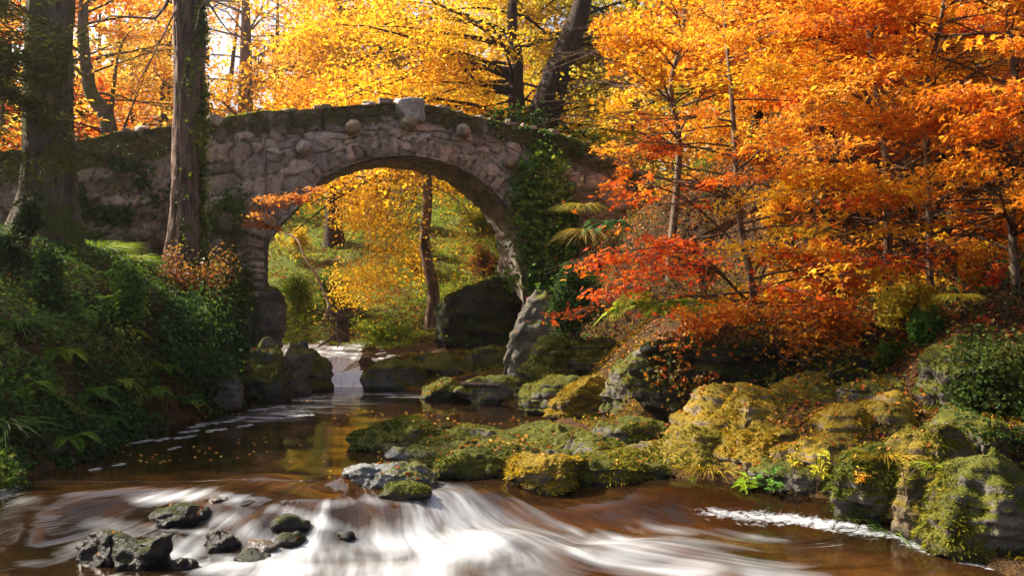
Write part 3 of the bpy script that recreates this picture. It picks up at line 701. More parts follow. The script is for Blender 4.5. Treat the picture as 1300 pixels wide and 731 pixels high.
def stonecol(cid):
    return np.array([2.0, 1.9, 1.74]) * ramp((cid + 1) / 2, [(.14, .118, .10), (.22, .185, .16), (.19, .17, .155), (.30, .25, .22), (.12, .105, .095), (.36, .32, .29), (.25, .19, .165)])
def relief(u, z, seed, su=.42, sz=.24):
    wob = .18 * fbm(np.stack([u * 1.3, z * 1.3, 0 * u], 1), 2, seed)
    cid, bd = voronoi(np.stack([(u + wob) / su, (z + wob) / sz], 1), seed)
    c2, b2 = voronoi(np.stack([(u + wob) / (su * 1.9), (z + wob) / (sz * 1.7)], 1), seed + 3)
    big = vnoise(np.stack([u * .9, z * 1.2, 0 * u], 1), seed + 4) > .12
    cid = np.where(big, c2, cid); bd = np.where(big, b2 * 1.6, bd)
    stone = sm(.0, .16, bd)
    rel = stone * (.03 + .045 * cid) + .06 * fbm(np.stack([u * 3, z * 3, 0 * u], 1), 4, seed + 2)
    return rel, cid, stone
def face(dsign):
    # columns: left of the arch, over the arch, right of it
    RING = 0.0
    cols = []
    for u in np.arange(tops[0, 0], ICU[0] - .03, .06): cols.append((u, zb))
    for u, z in zip(ICU, IC[:, 1]): cols.append((u, z))
    for u in np.arange(ICU[-1] + .03, tops[-1, 0], .06): cols.append((u, zb))
    cols = np.array(cols); n = 120
    t = np.linspace(0, 1, n) ** .9
    U = cols[:, 0][:, None] * np.ones(n); Z0 = cols[:, 1][:, None]; Z1 = topz(cols[:, 0])[:, None]
    Z = Z0 + (Z1 - Z0) * t[None]
    u, z = U.ravel(), Z.ravel()
    rel, cid, stone = relief(u, z, 7 if dsign < 0 else 8)
    rel = np.where(Z.ravel() > 0, rel, 0)
    # the ring of voussoirs covers the rim: flatten there
    col = stonecol(cid) * (.22 + .78 * stone[:, None])
    dpt = -rel if dsign < 0 else THK + rel
    v = bw(u, dpt, z)
    i = np.arange(len(cols) * n).reshape(len(cols), n)
    q = np.stack([i[:-1, :-1], i[1:, :-1], i[1:, 1:], i[:-1, 1:]], -1).reshape(-1, 4)
    tz = (topz(u) - z)
    ms = np.clip(.75 - .75 * sm(.15, 1.0, tz) + .30 * (np.exp(-((tz - .35) / .3) ** 2)) + .65 * sm(-4.4, -6.2, u) + .35 * sm(3.2, 4.2, u) - .2, 0, 1)
    return v, q, col, ms
fv, fq, fc, fm_ = face(-1); bv, bq, bc, bm_ = face(1)
# deck with sagging rubble top
du = np.arange(tops[0, 0], tops[-1, 0], .08); dd = np.linspace(-.02, THK + .02, 22)
DU, DD = np.meshgrid(du, dd)
dz = topz(DU.ravel()) + .10 * fbm(np.stack([DU.ravel() * 2.2, DD.ravel() * 2.2, 0 * DU.ravel()], 1), 4, 12) - .02
dv = bw(DU.ravel(), DD.ravel(), dz); i = np.arange(len(du) * len(dd)).reshape(len(dd), len(du))
dq = np.stack([i[:-1, :-1], i[:-1, 1:], i[1:, 1:], i[1:, :-1]], -1).reshape(-1, 4)
g = Geo(); g.add(fv, q=fq, c=fc); g.add(bv, q=bq[:, ::-1], c=bc); g.add(dv, q=dq, c=np.tile([.2, .17, .14], (len(dv), 1)))
build('spandrel_wall', g, M['stone'], bridge, True, extra={'moss': np.r_[fm_, bm_, np.full(len(dv), .9)]})
solid_add(np.concatenate([fv, dv]), f4=np.concatenate([fq, dq + len(fv)]))
# soffit: rough strip of long stones
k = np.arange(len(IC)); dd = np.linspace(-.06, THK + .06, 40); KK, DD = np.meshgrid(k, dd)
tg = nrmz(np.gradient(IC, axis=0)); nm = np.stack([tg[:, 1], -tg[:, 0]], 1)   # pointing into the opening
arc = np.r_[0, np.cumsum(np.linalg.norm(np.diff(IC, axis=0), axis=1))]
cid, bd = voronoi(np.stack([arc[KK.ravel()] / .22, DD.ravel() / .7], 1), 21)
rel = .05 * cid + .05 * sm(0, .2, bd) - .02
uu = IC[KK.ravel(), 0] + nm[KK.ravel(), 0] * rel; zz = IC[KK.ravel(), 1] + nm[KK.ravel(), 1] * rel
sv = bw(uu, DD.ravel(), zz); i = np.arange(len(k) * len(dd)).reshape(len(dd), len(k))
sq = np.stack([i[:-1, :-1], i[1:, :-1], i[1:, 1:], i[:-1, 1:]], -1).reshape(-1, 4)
g = Geo(); g.add(sv, q=sq, c=stonecol(cid) * .42); build('soffit', g, M['stone'], bridge, True, extra={'moss': np.full(len(sv), .12)})  # stone darkened in colour so the underside keeps its shade
# ring of voussoirs on the face
def box_stone(g, crn_front, depth, col, jit, r0, bev=.10, n=6):
    """a stone from its 4 front corners (u,z) with rounded, uneven surface"""
    s = np.linspace(0, 1, n); S, T = np.meshgrid(s, s); S, T = S.ravel(), T.ravel()
    c4 = np.asarray(crn_front)
    P = (c4[0] * ((1 - S) * (1 - T))[:, None] + c4[1] * (S * (1 - T))[:, None] + c4[2] * (S * T)[:, None] + c4[3] * ((1 - S) * T)[:, None])
    e = np.minimum(np.minimum(S, 1 - S), np.minimum(T, 1 - T))
    out = depth * (.45 + .55 * sm(0, bev, e)) + jit * fbm(np.c_[P * 4, np.full(len(P), r0)], 3, 5)
    out = np.where(e < 1e-6, -.18, out)
    v = bw(P[:, 0], -out, P[:, 1]); i = np.arange(n * n).reshape(n, n)
    q = np.stack([i[:-1, :-1], i[:-1, 1:], i[1:, 1:], i[1:, :-1]], -1).reshape(-1, 4)
    g.add(v, q=q, c=np.tile(col, (len(v), 1)))
g = Geo(); a = arc[0] + .9
ends = []
while a < arc[-1] - 1.0:
    wd = rng.uniform(.15, .30); ends.append((a, a + wd)); a += wd
for (a0, a1) in ends:
    P = [np.array([np.interp(x, arc, IC[:, 0]), np.interp(x, arc, IC[:, 1])]) for x in (a0 + .008, a1 - .008)]
    Nn = [-np.array([np.interp(x, arc, nm[:, 0]), np.interp(x, arc, nm[:, 1])]) for x in (a0, a1)]
    dl = rng.uniform(.48, .70); dl2 = dl + rng.uniform(-.05, .05)
    inn = -.0 + rng.uniform(-.03, .02)
    cr = [P[0] + Nn[0] * inn, P[1] + Nn[1] * inn, P[1] + Nn[1] * dl2, P[0] + Nn[0] * dl]
    box_stone(g, cr, rng.uniform(.045, .085), stonecol(np.array([rng.uniform(-.9, .9)]))[0] * np.array([1.05, 1.0, .93]), .04, rng.uniform(0, 50), n=7)
build('arch_ring', g, M['stone'], bridge, True, extra={'moss': np.full(g.n, .06)})
# coping stones along the parapet
ci = 0
def blob_stone(u, dpt, z, sx, sy, sz, col, seed, ang=.4, sub=4, moss=.25, name='coping_stone'):
    v, f = ICO[sub]; v = v.copy(); r0 = np.random.default_rng(seed)
    if name != 'round_boss_stone': v = v / np.maximum(np.abs(v).max(1), .66)[:, None] * .72
    for kk in range(int(12 * ang)):
        n = nrmz(r0.normal(size=3)); lim = r0.uniform(.6, .88); v = v - np.maximum(v @ n - lim, 0)[:, None] * n * .92
    v = v * (1 + .16 * fbm(v * 1.6 + seed, 3, seed)[:, None]) * [sx, sy, sz]
    w = bw(u + v[:, 0], dpt + v[:, 1], z + v[:, 2])
    gg = Geo(); gg.add(w, t=f, c=np.tile(col, (len(w), 1)))
    vn = vnormals(w, f)
    build(name, gg, M['stone'], bridge, True, extra={'moss': np.clip(moss + .3 * vn[:, 2] * (moss > .1) + .2 * fbm(w * 2, 2, seed), 0, 1)})
u = tops[1, 0]; sd = 500
while u < tops[-2, 0]:
    wd = rng.uniform(.16, .42); ht = rng.uniform(.04, .13)
    if not (-.05 < u - uz(518, 140)[0] + .3 < .65) and rng.random() < .55:
        blob_stone(u, rng.uniform(.05, .25), topz(u) + ht * .25, wd * .62, rng.uniform(.2, .3), ht, stonecol(np.array([rng.uniform(-1, 1)]))[0] * 1.1, sd, 1.0, 4, .35)
    u += wd; sd += 1
uc, zc = uz(519, 140)
blob_stone(uc, .02, zc - .02, .50, .40, .40, (.46, .44, .40), 431, .3, 4, .08, 'capstone')
for (px_, py_, r_, c_) in ((385, 190, .21, (.42, .36, .30)), (447, 163, .21, (.36, .29, .19)), (517, 159, .21, (.38, .31, .20)), (586, 168, .20, (.38, .31, .22)), (645, 208, .19, (.32, .26, .17))):
    uu, zz = uz(px_, py_); blob_stone(uu, -.20, zz, r_, r_ * 1.1, r_ * .9, c_, 600 + px_, .05, 4, .05, 'round_boss_stone')
# moss tufts and weeds on the top and face
dtri = np.concatenate([dq[:, [0, 1, 2]], dq[:, [0, 2, 3]]]); 
tufts(dv, dtri, np.clip(.55 + .5 * fbm(dv * .8, 3, 31), 0, 1), 900, .10, LIME, 'moss_top', bridge, 3)  # lighter lime moss paints sunlight along the top edge
ftri = np.concatenate([fq[:, [0, 1, 2]], fq[:, [0, 2, 3]]])
tufts(fv, ftri, np.clip(fm_ * .9 + .35 * fbm(fv * 1.1, 3, 32), 0, 1), 420, .06, MOSS, 'moss_face', bridge, 4)
print('bridge', UL, UR, O)

# ================================================================ hitting the scene
BVH = BVHTree.FromPolygons([tuple(p) for p in np.concatenate(BV)], BF)
def drop(x, Y):
    h = BVH.ray_cast(Vector((x, Y, 40)), Vector((0, 0, -1)))
    return (np.array(h[0]), np.array(h[1])) if h[0] else (np.array([x, Y, float(H([x], [Y])[0])]), np.array([0, 0, 1.]))
def hit(px, py, org=(0, 0, CAMZ)):
    o = Vector(org); tgt = Vector(at(px, py, 20)); d = (tgt - Vector((0, 0, CAMZ))).normalized()
    h = BVH.ray_cast(Vector((0, 0, CAMZ)), d)
    if h[0] is None: return at(px, py, 20), np.array([0, 0, 1.])
    p, n = np.array(h[0]), np.array(h[1])
    if n @ np.array(d) > 0: n = -n
    return p, n
def gz(x, Y): return float(H(np.array([x]), np.array([Y]))[0])

# ================================================================ trees
def branch_set(starts, dirs, Ls, droop, K=7, wob=.06, seed=0):
    B = len(starts); t = np.linspace(0, 1, K)[None, :, None]
    P = starts[:, None] + dirs[:, None] * Ls[:, None, None] * t
    P[..., 2] -= (droop * Ls)[:, None] * t[..., 0] ** 2
    w = rng.normal(size=(B, K, 3)) * wob * Ls[:, None, None]; w[:, 0] = 0
    w = np.cumsum(w, 1) * .5; P = P + w * t
    return P
def tree(name, label, group, trunk, rad, barkm, crown=None, br=None, extra=(), leafmat='leaf', nK=26, cat='tree', sides=14, ivy=None, knots=True, parts=True, flare=1.0):
    trunk = np.asarray(trunk, float); T = smooth_line(trunk, nK)
    root = thing(name, tuple(T[0]), label, cat, group)
    rr = np.interp(np.linspace(0, 1, nK), np.linspace(0, 1, len(rad)), rad)
    hgt = np.linalg.norm(T - T[0], axis=1)
    rr = rr * (1 + flare * .55 * np.exp(-hgt / (rr[0] * 2.2)))
    T2 = T.copy(); T2[0, 2] -= .5
    hi = rad[0] > .38 and T[0, 1] < 25; m3 = nK * (9 if hi else 3); sds = 84 if hi else sides * (2 if rad[0] > .2 else 1)
    T3 = smooth_line(T2, m3); r3 = np.interp(np.linspace(0, 1, m3), np.linspace(0, 1, nK), rr)
    V, q = tubes(T3[None], r3[None], sds)
    if rad[0] > .1:
        ax = np.repeat(T3, sds, 0); dv_ = V - ax; rl = np.linalg.norm(dv_, axis=1, keepdims=True)
        V = ax + dv_ * (1 + .10 * fbm(np.c_[nrmz(dv_)[:, :2] * 2.2, V[:, 2] * .5], 3, 77)[:, None] + .05 * fbm(V * [6, 6, 1.2], 3, 78)[:, None])
    if hi:                                              # furrowed bark, knots and root flare
        dn = nrmz(V - ax); fu = fbm(np.c_[dn[:, :2] * 7, V[:, 2] * 1.1], 4, 79); fu = 1 - np.abs(fu) * 3.2
        kn = np.clip(vnoise(np.c_[dn[:, :2] * 1.6, V[:, 2] * .9], 80) - .45, 0, 1); ft = np.exp(-(V[:, 2] - T[0, 2]) / .7) * np.clip(np.cos(np.arctan2(dn[:, 1], dn[:, 0]) * 5 + 1), 0, 1)
        V = V + dn * (-.032 * np.clip(fu, 0, 1) + .16 * kn + .16 * np.clip(ft, 0, 1.5))[:, None]
    g = Geo(); g.add(V, q=q)
    build('trunk', g, barkm, root)
    twP, twR = [], []; spray = []
    Bs = []
    if br:
        n = br['n']; s = np.sort(rng.uniform(br['s0'], br['s1'], n)); j = s * (nK - 1)
        st = np.stack([np.interp(j, np.arange(nK), T[:, k]) for k in range(3)], 1); r0 = np.interp(j, np.arange(nK), rr)
        az = rng.uniform(*br.get('az', (0, 2 * np.pi)), n); up = rng.uniform(*br['up'], n)
        L = np.interp(s, br['ls'], br['ll']) * rng.uniform(.7, 1.2, n)
        d = nrmz(np.stack([np.cos(az), np.sin(az), up], 1))
        P = branch_set(st, d, L, np.full(n, br['droop']), 8, .05)
        Bs.append((P, np.minimum(r0 * .42, .006 + L * (.008 if L.mean() < 3.5 else .011))))
    for (s, tgt, r_) in extra:                          # limbs the photograph shows one by one
        j = s * (nK - 1); st = np.array([np.interp(j, np.arange(nK), T[:, k]) for k in range(3)]); tgt = [np.asarray(x, float) for x in tgt]
        Bs.append((smooth_line([st] + tgt, 8)[None], np.array([r_])))
    if Bs:
        P = np.concatenate([b[0] for b in Bs]); r0 = np.concatenate([b[1] for b in Bs])
        t8 = np.linspace(0, 1, 8)
        V, q = tubes(P, r0[:, None] * (1 - .85 * t8)[None], 6); gb = Geo(); gb.add(V, q=q)
        # secondary twigs
        m = (br or {}).get('tw', 5); B = len(P)
        ti = rng.uniform(.25, 1, (B, m)); f = ti * 7; i0 = np.minimum(f.astype(int), 6); fr = (f - i0)[..., None]
        bi = np.arange(B)[:, None]
        st = P[bi, i0] * (1 - fr) + P[bi, i0 + 1] * fr; dr_ = nrmz(P[bi, i0 + 1] - P[bi, i0])
        ang = rng.uniform(-1.1, 1.1, (B, m)); ca, sa = np.cos(ang), np.sin(ang)
        d2 = np.stack([dr_[..., 0] * ca - dr_[..., 1] * sa, dr_[..., 0] * sa + dr_[..., 1] * ca, dr_[..., 2] * .5 + rng.normal(0, .12, (B, m)) + (br or {}).get('twup', 0)], -1)
        Lb = np.linalg.norm(P[:, -1] - P[:, 0], axis=1)[:, None]
        L2 = Lb * rng.uniform(.25, .5, (B, m)) * (1.25 - ti * .7)
        S = branch_set(st.reshape(-1, 3), nrmz(d2.reshape(-1, 3)), L2.ravel(), np.full(B * m, (br or {}).get('twdroop', .2)), 5, .06)
        V, q = tubes(S, np.maximum(np.minimum((r0[:, None] * .35 * np.ones((B, m))).ravel(), .004 + .006 * L2.ravel())[:, None] * np.array([1, .8, .6, .45, .25])[None], .0022), 4)
        gb.add(V, q=q); build('branches', gb, (br or {}).get('bark', barkm), root)
        if crown:
            n = crown['n']; w = L2.ravel() + .1; k = rng.choice(len(S), n, p=w / w.sum())
            t = rng.uniform(.1, 1.08, n) ** .8 * 4; i0 = np.clip(t.astype(int), 0, 3); fr = (t - i0)[:, None]
            p = S[k, i0] * (1 - fr) + S[k, i0 + 1] * fr
            wd = crown.get('wid', .22); hh = crown.get('hang', 0)
            p = p + rng.normal(size=(n, 3)) * [wd, wd, wd * crown.get('thin', .25)]
            if hh: p[:, 2] -= rng.exponential(hh, n)
            nn = np.array([0, 0, 1.]) + crown.get('tilt', .55) * rng.normal(size=(n, 3))
            if crown.get('keep') is not None: 
                kp = crown['keep'](p); p, nn = p[kp], nn[kp]; n = len(p)
            vis = vnoise(p * crown.get('gap', .9), 91) > crown.get('gapth', -.35)     # openings between the sprays
            p, nn = p[vis], nn[vis]; n = len(p)
            g = Geo(); size = crown['size'] * rng.uniform(.45, 1.55, n)
            palmate(g, p, nn, size, crown['pal'](p)) if crown.get('palm') else leaves(g, p, nn, size, crown['pal'](p), crown.get('asp', .6), crown.get('fold', .15))
            build('crown', g, M[leafmat], root, False)
    if ivy:
        s0, s1, n, sz, azr, pal = ivy; j = rng.uniform(s0, s1, n) * (nK - 1); az = rng.normal(azr[0], azr[1], n)
        ctr = np.stack([np.interp(j, np.arange(nK), T[:, k]) for k in range(3)], 1); r_ = np.interp(j, np.arange(nK), rr)
        keep = fbm(np.stack([az * 1.5, ctr[:, 2] * 1.2, 0 * az], 1), 3, 61) > -.18
        d = np.stack([np.cos(az), np.sin(az), 0 * az], 1); p = ctr + d * (r_ * 1.02 + rng.exponential(.05, n))[:, None]
        p, d = p[keep], d[keep]
        g = Geo(); leaves(g, p, d + .5 * rng.normal(size=p.shape) + [0, 0, .35], sz * rng.uniform(.6, 1.3, len(p)), leafcol(p, pal, 62, 1.4), .8, .12)
        build('ivy', g, M['green'], root, False)
    return root
def lc(stops, seed=0, scale=.6, spread=.2, bias=0.0): return lambda p: leafcol(p, stops, seed, scale, spread, bias)
def A3(*a): return at(*a)

# -- left bank trees
def gbase(px, Y, dz=0): x = (px - HX) / F * Y; return np.array([x, Y, gz(x, Y) + dz])
tree('broad_tree', 'broad grey trunk with green moss, standing on the left bank in front of the bridge', 'trees in front of the bridge',
     [gbase(55, 18.4), at(62, 250, 18.4), at(61, 120, 18.4), at(64, 0, 18.4), at(66, -200, 18.5), at(60, -440, 18.6)], [.50, .44, .42, .38, .33, .2], M['bark_moss'],
     crown=dict(n=4500, size=.14, pal=lc(AMBER, 3), wid=.4, keep=lambda p: p[:, 2] > 12), br=dict(n=12, s0=.8, s1=1, up=(.3, .9), ls=[.7, 1], ll=[3, 2.2], droop=.15, tw=6))
tree('ivy_clad_tree', 'pinkish trunk clad in ivy, rising before the bridge wall left of the arch', 'trees in front of the bridge',
     [gbase(232, 21.6), at(236, 260, 21.6), at(240, 120, 21.6), at(239, 0, 21.6), at(236, -150, 21.6), at(228, -380, 21.7)], [.40, .34, .34, .33, .28, .16], M['bark_pink'],
     crown=dict(n=4500, size=.14, pal=lc(AMBER, 5), wid=.45, keep=lambda p: p[:, 2] > 12), br=dict(n=10, s0=.8, s1=1, up=(.3, .9), ls=[.7, 1], ll=[3, 2.2], droop=.1, tw=6),
     extra=[(.58, [at(200, 22, 21), at(150, 18, 20.5), at(118, 34, 20.2)], .06), (.59, [at(206, -4, 21.2), at(190, -30, 21)], .09), (.585, [at(262, 6, 21.2), at(280, 4, 21)], .08), (.52, [at(200, 60, 21.0), at(178, 100, 20.8), at(170, 118, 20.8)], .03), (.55, [at(290, 40, 21), at(330, 52, 20.8)], .03)],
     ivy=(.0, .74, 5200, .085, (-.15, .55), [(.04, .08, .012), (.07, .13, .016), (.13, .19, .025), (.22, .26, .03), (.3, .3, .04)]))
# -- beyond the bridge, left
def glare_gap(p):  # crowns opened so bright sky stands in for the sun glare
    px = HX + F * p[:, 0] / p[:, 1]; py = HY - F * (p[:, 2] - CAMZ) / p[:, 1]
    return rng.random(len(p)) > .8 * np.exp(-((px - 295) / 58) ** 2 - ((py - 25) / 48) ** 2)
def bigtree(px, Y, topy, rad, label, pal, n=9000, size=.2, lean=0, group='autumn trees beyond the bridge', barkm=None, s0=.3, ll=(5, 3), up=(0, .6), seed=0, hang=0, droop=.15, extra=(), keep=None, base=None, nb=26, gapth=-.35, twdroop=.2, tilt=.6, wid=.5, name='autumn_tree', bias=0, thin=.35, mid=None, az=(0, 6.283)):
    b = gbase(px, Y) if base is None else base
    x1 = px + lean
    pts = [b] + ([at(*m, Y) for m in mid] if mid else [at(px + lean * .5, (HY - (b[2] - 2) / Y * F + topy) / 2, Y)]) + [at(x1, topy, Y)]
    return tree(name, label, group, pts, [rad, rad * .8, rad * .28], barkm or M['bark_dark'],
         crown=dict(n=n, size=size, pal=lc(pal, seed, .35, .2, bias), wid=wid, thin=thin, hang=hang, keep=keep, gapth=gapth, tilt=tilt, gap=.55),
         br=dict(n=nb, s0=s0, s1=1, up=up, ls=[s0, 1], ll=list(ll), droop=droop, tw=7, twdroop=twdroop, az=az), extra=extra)
PEACH = [(.60, .22, .03), (.72, .34, .04), (.78, .45, .06), (.80, .55, .10), (.68, .55, .12)]  # leaf tones paled to carry the sun glare
tree('crooked_tree', 'crooked tree with bent mossy stem, beyond the bridge between two big left trunks', 'autumn trees beyond the bridge',
     [gbase(150, 31), at(140, 175, 31), at(116, 120, 31), at(112, 95, 31), at(106, 60, 31), at(106, 0, 31), at(112, -60, 31)], [.30, .28, .36, .28, .2, .16, .05], M['bark_moss'],
     crown=dict(n=9000, size=.17, pal=lc(PEACH, 8, .4), wid=.5, thin=.4, gapth=-.1), br=dict(n=18, s0=.35, s1=1, up=(0, .6), ls=[.3, 1], ll=[5, 3], droop=.1, tw=6),
     extra=[(.5, [at(150, 70, 30.5), at(165, 40, 30.3)], .10), (.42, [at(180, 105, 30.5), at(195, 70, 30.4)], .06)])
bigtree(312, 58, -40, .55, 'pale hazy trunk in the sun glare right of the ivy-clad trunk', PEACH, 8000, .27, 0, seed=9, keep=glare_gap, ll=(9, 5), barkm=M['bark_pink'], gapth=.05)
bigtree(20, 34, -80, .35, 'orange-red tree behind the broad mossy trunk at the left edge', ORANGE, 12000, .2, -20, seed=10, s0=.12, ll=(6, 4))
bigtree(205, 60, -40, .4, 'light amber tree far behind the ivy-clad trunk', PEACH, 13000, .24, 12, seed=11, keep=glare_gap, s0=.2, ll=(7, 4), gapth=-.2)
bigtree(90, 50, -40, .3, 'far peach-orange tree seen left of the crooked stem', PEACH, 13000, .25, -10, seed=12, s0=.15, ll=(8, 4), gapth=-.2)
bigtree(385, 62, -30, .4, 'golden peach tree beyond the left crest of the bridge', GOLD, 14000, .24, 8, seed=13, keep=glare_gap, s0=.15, ll=(8, 4), gapth=-.2)
# -- behind the arch: the two beeches and the drooping gold
bigtree(655, 33, -30, .42, 'straight dark beech stem just behind the bridge crest, the left one of the close pair', GOLD, 30000, .15, -2, barkm=M['bark_dark'], seed=14, s0=.3, ll=(7.5, 4.5), nb=46, droop=.28, gapth=-.4, mid=[(657, 160), (655, 110), (656, 70), (650, 30)], az=(.7, 3.9),
        extra=[(.62, [at(600, 100, 32), at(570, 62, 31.5), at(545, 70, 31)], .09), (.6, [at(610, 108, 32), at(560, 104, 31.5), at(520, 106, 31)], .07), (.58, [at(625, 134, 32), at(585, 138, 31.5)], .06), (.63, [at(640, 60, 32), at(615, 20, 31.5)], .08)])
bigtree(690, 34, -70, .72, 'thick dark beech leaning right, the right one of the close pair behind the bridge', OLIVE, 30000, .15, 60, barkm=M['bark_dark'], seed=15, s0=.35, ll=(6.5, 5), nb=46, droop=.25, gapth=-.4, mid=[(684, 180), (697, 130), (712, 80), (738, 10)], az=(.0, 2.9),
        extra=[(.5, [at(740, 120, 33), at(775, 125, 32)], .08), (.48, [at(760, 90, 33), at(800, 95, 32)], .07)])
bigtree(500, 57, -50, .5, 'tall golden tree whose crown fills the view above the bridge crest', GOLD, 34000, .24, -6, seed=16, keep=glare_gap, s0=.12, ll=(10, 6), nb=44, droop=.35, gapth=-.5, bias=.05)
bigtree(440, 55, -30, .35, 'bright yellow tree with hanging sprays above the left half of the arch', GOLD, 26000, .22, -10, seed=17, keep=glare_gap, s0=.2, ll=(7, 5), nb=36, droop=.5, hang=.5, gapth=-.45, twdroop=.7)
bigtree(800, 40, -40, .3, 'pale olive tree in the gap between the leaning beech and the maple', OLIVE, 22000, .2, 10, seed=18, s0=.12, ll=(7, 4), nb=36, gapth=-.4, bias=.1)
tree('weeping_tree', 'slim leaning trunk with a golden hanging veil of leaves, seen through the arch', 'trees seen through the arch',
     [gbase(548, 30.5), at(550, 370, 30.5), at(539, 310, 30.5), at(543, 245, 30.5), at(536, 170, 30.5), at(530, 120, 30.5)], [.22, .19, .17, .16, .12, .05], M['bark_pink'],
     crown=dict(n=27000, size=.095, pal=lc(GOLD, 20, .5, .18, .08), wid=.26, thin=1.6, hang=.75, tilt=1.2, gap=.8, gapth=-.12, keep=lambda p: p[:, 2] > 1.0),
     br=dict(n=40, s0=.42, s1=1, up=(-.1, .4), ls=[.4, 1], ll=[2.9, 2.6], droop=.75, tw=8, twdroop=1.3, az=(1.9, 4.5)),
     extra=[(.5, [at(505, 300, 30), at(490, 340, 29.8)], .03), (.62, [at(575, 250, 30), at(600, 275, 29.8)], .03)])
bigtree(424, 38, 120, .33, 'short stout trunk on the grass slope, leftmost of those seen through the arch', AMBER, 3000, .16, -4, group='trees seen through the arch', seed=21, s0=.6, ll=(2.5, 2), nb=14, base=at(424, 300, 38))
bigtree(478, 41, 90, .42, 'dark trunk behind the golden veil near the middle of the arch', GOLD, 4000, .17, 0, group='trees seen through the arch', seed=22, s0=.5, ll=(3, 2), nb=20)
bigtree(496, 52, 120, .2, 'thin dark trunk at the top of the arch beside the path', YELLOW, 9000, .22, 2, group='trees seen through the arch', seed=23, s0=.35, ll=(5, 3), nb=20)
bigtree(590, 53, 110, .25, 'far trunk by the path seen under the right shoulder of the arch', GOLD, 12000, .22, 2, group='trees seen through the arch', seed=24, s0=.3, ll=(6, 3), nb=24)
bigtree(545, 56, 100, .25, 'far yellow tree on the slope top right behind the leaning slim trunk', YELLOW, 12000, .24, 2, group='trees seen through the arch', seed=25, s0=.25, ll=(6, 4), nb=24)
# -- right side
LAY = dict(thin=.22, tilt=.5)
def maple(label, name, pts, rad, pal, n, size, ls, ll, nb, seed, droop=.3, up=(.1, .8), bias=0, extra=(), gapth=-.04, s0=.10, barkm='bark_thin', az=(0, 6.283), wid=.16, grad=None, keepf=None, gap=1.3, group='autumn trees on the right bank'):
    def pl(p):
        b = bias + (grad(p) if grad else 0); return leafcol(p, pal, seed, .7, .17, b)
    return tree(name, label, group, pts, rad, M[barkm], crown=dict(n=n, size=size, pal=pl, wid=wid, thin=.22, tilt=.55, gapth=gapth, gap=gap, asp=.62, keep=keepf or (lambda p: p[:, 0] / p[:, 1] > .092 + .012 * np.sin(p[:, 2] * 3)), palm=size < .1),
                br=dict(n=nb, s0=s0, s1=1, up=up, ls=ls, ll=ll, droop=droop, tw=11, twdroop=.12, az=az, bark=M['twig']), extra=extra, flare=.5)
RO = [(.38, .03, .012), (.58, .085, .016), (.70, .18, .022), (.76, .29, .03), (.78, .43, .05)]
maple('slender red maple with level scarlet sprays, leftmost tree of the right bank', 'red_maple',
      [hit(952, 400)[0], at(956, 370, 14.2), at(938, 270, 14.2), at(932, 170, 14.3), at(926, 90, 14.3), at(915, -20, 14.4), at(905, -90, 14.5)], [.065, .058, .05, .042, .034, .022, .01], RO, 20000, .072,
      [.1, .4, .7, 1], [2.3, 2.5, 2.2, 1.5], 48, 30, grad=lambda p: .05 + .13 * (p[:, 2] - 2.7), droop=.10, up=(-.08, .35), az=(2.2, 6.9), s0=.1, keepf=lambda p: (p[:, 0] / p[:, 1] > .10 + .015 * np.sin(p[:, 2] * 5)) | ((p[:, 2] < 3.75) & (p[:, 2] < 3.3 + .35 * (p[:, 0] - .5))),
      extra=[(.12, [at(880, 318, 13.4), at(800, 318, 12.6), at(735, 330, 12.2)], .022), (.10, [at(900, 338, 13.6), at(840, 345, 13.0), at(770, 385, 12.4)], .022), (.3, [at(860, 245, 13.6), at(790, 240, 13.0), at(735, 240, 12.8)], .02), (.25, [at(1000, 290, 13.6), at(1060, 260, 13.2)], .018), (.14, [at(985, 320, 13.6), at(1050, 350, 13.1)], .018)])
maple('slim maple with bright gold and orange sprays, right of the slender red maple', 'orange_maple',
      [at(1128, 300, 14.0) * [1, 1, 0] + [0, 0, gz(*at(1128, 300, 14.0)[:2])], at(1126, 230, 14.0), at(1118, 150, 14.0), at(1108, 80, 14.1), at(1100, 0, 14.2), at(1096, -90, 14.2)], [.075, .065, .055, .05, .04, .012], GOLD, 20000, .072,
      [.1, .5, 1], [2.2, 2.3, 1.6], 52, 31, bias=.02, az=(2.4, 7.0), extra=[(.25, [at(1060, 230, 13.2), at(1010, 240, 12.9)], .018), (.2, [at(1090, 260, 13.0), at(1040, 290, 12.6)], .016)])
maple('forked pale-stemmed maple with orange foliage, right of the gold and orange maple', 'orange_maple',
      [at(1182, 300, 13.2) * [1, 1, 0] + [0, 0, gz(*at(1182, 300, 13.2)[:2])], at(1178, 220, 13.2), at(1174, 150, 13.2), at(1180, 90, 13.2), at(1196, 20, 13.3), at(1206, -90, 13.3)], [.06, .05, .045, .04, .03, .01], AMBER, 20000, .072,
      [.1, .5, 1], [2.2, 2.3, 1.5], 52, 32, bias=.1, az=(2.4, 7.0), extra=[(.45, [at(1168, 90, 13.2), at(1160, 20, 13.2), at(1150, -60, 13.2)], .03), (.2, [at(1120, 230, 12.4), at(1085, 215, 12.2)], .016)])
maple('orange tree at the far right edge with a thin crooked stem', 'red_maple',
      [at(1290, 330, 12.5) * [1, 1, 0] + [0, 0, gz(*at(1290, 330, 12.5)[:2])], at(1283, 240, 12.5), at(1290, 130, 12.6), at(1279, 20, 12.7), at(1276, -90, 12.7)], [.065, .055, .045, .035, .01], AMBER, 21000, .072,
      [.1, .5, 1], [2.0, 2.2, 1.5], 52, 33, bias=.05, droop=.12, az=(1.6, 6.2))
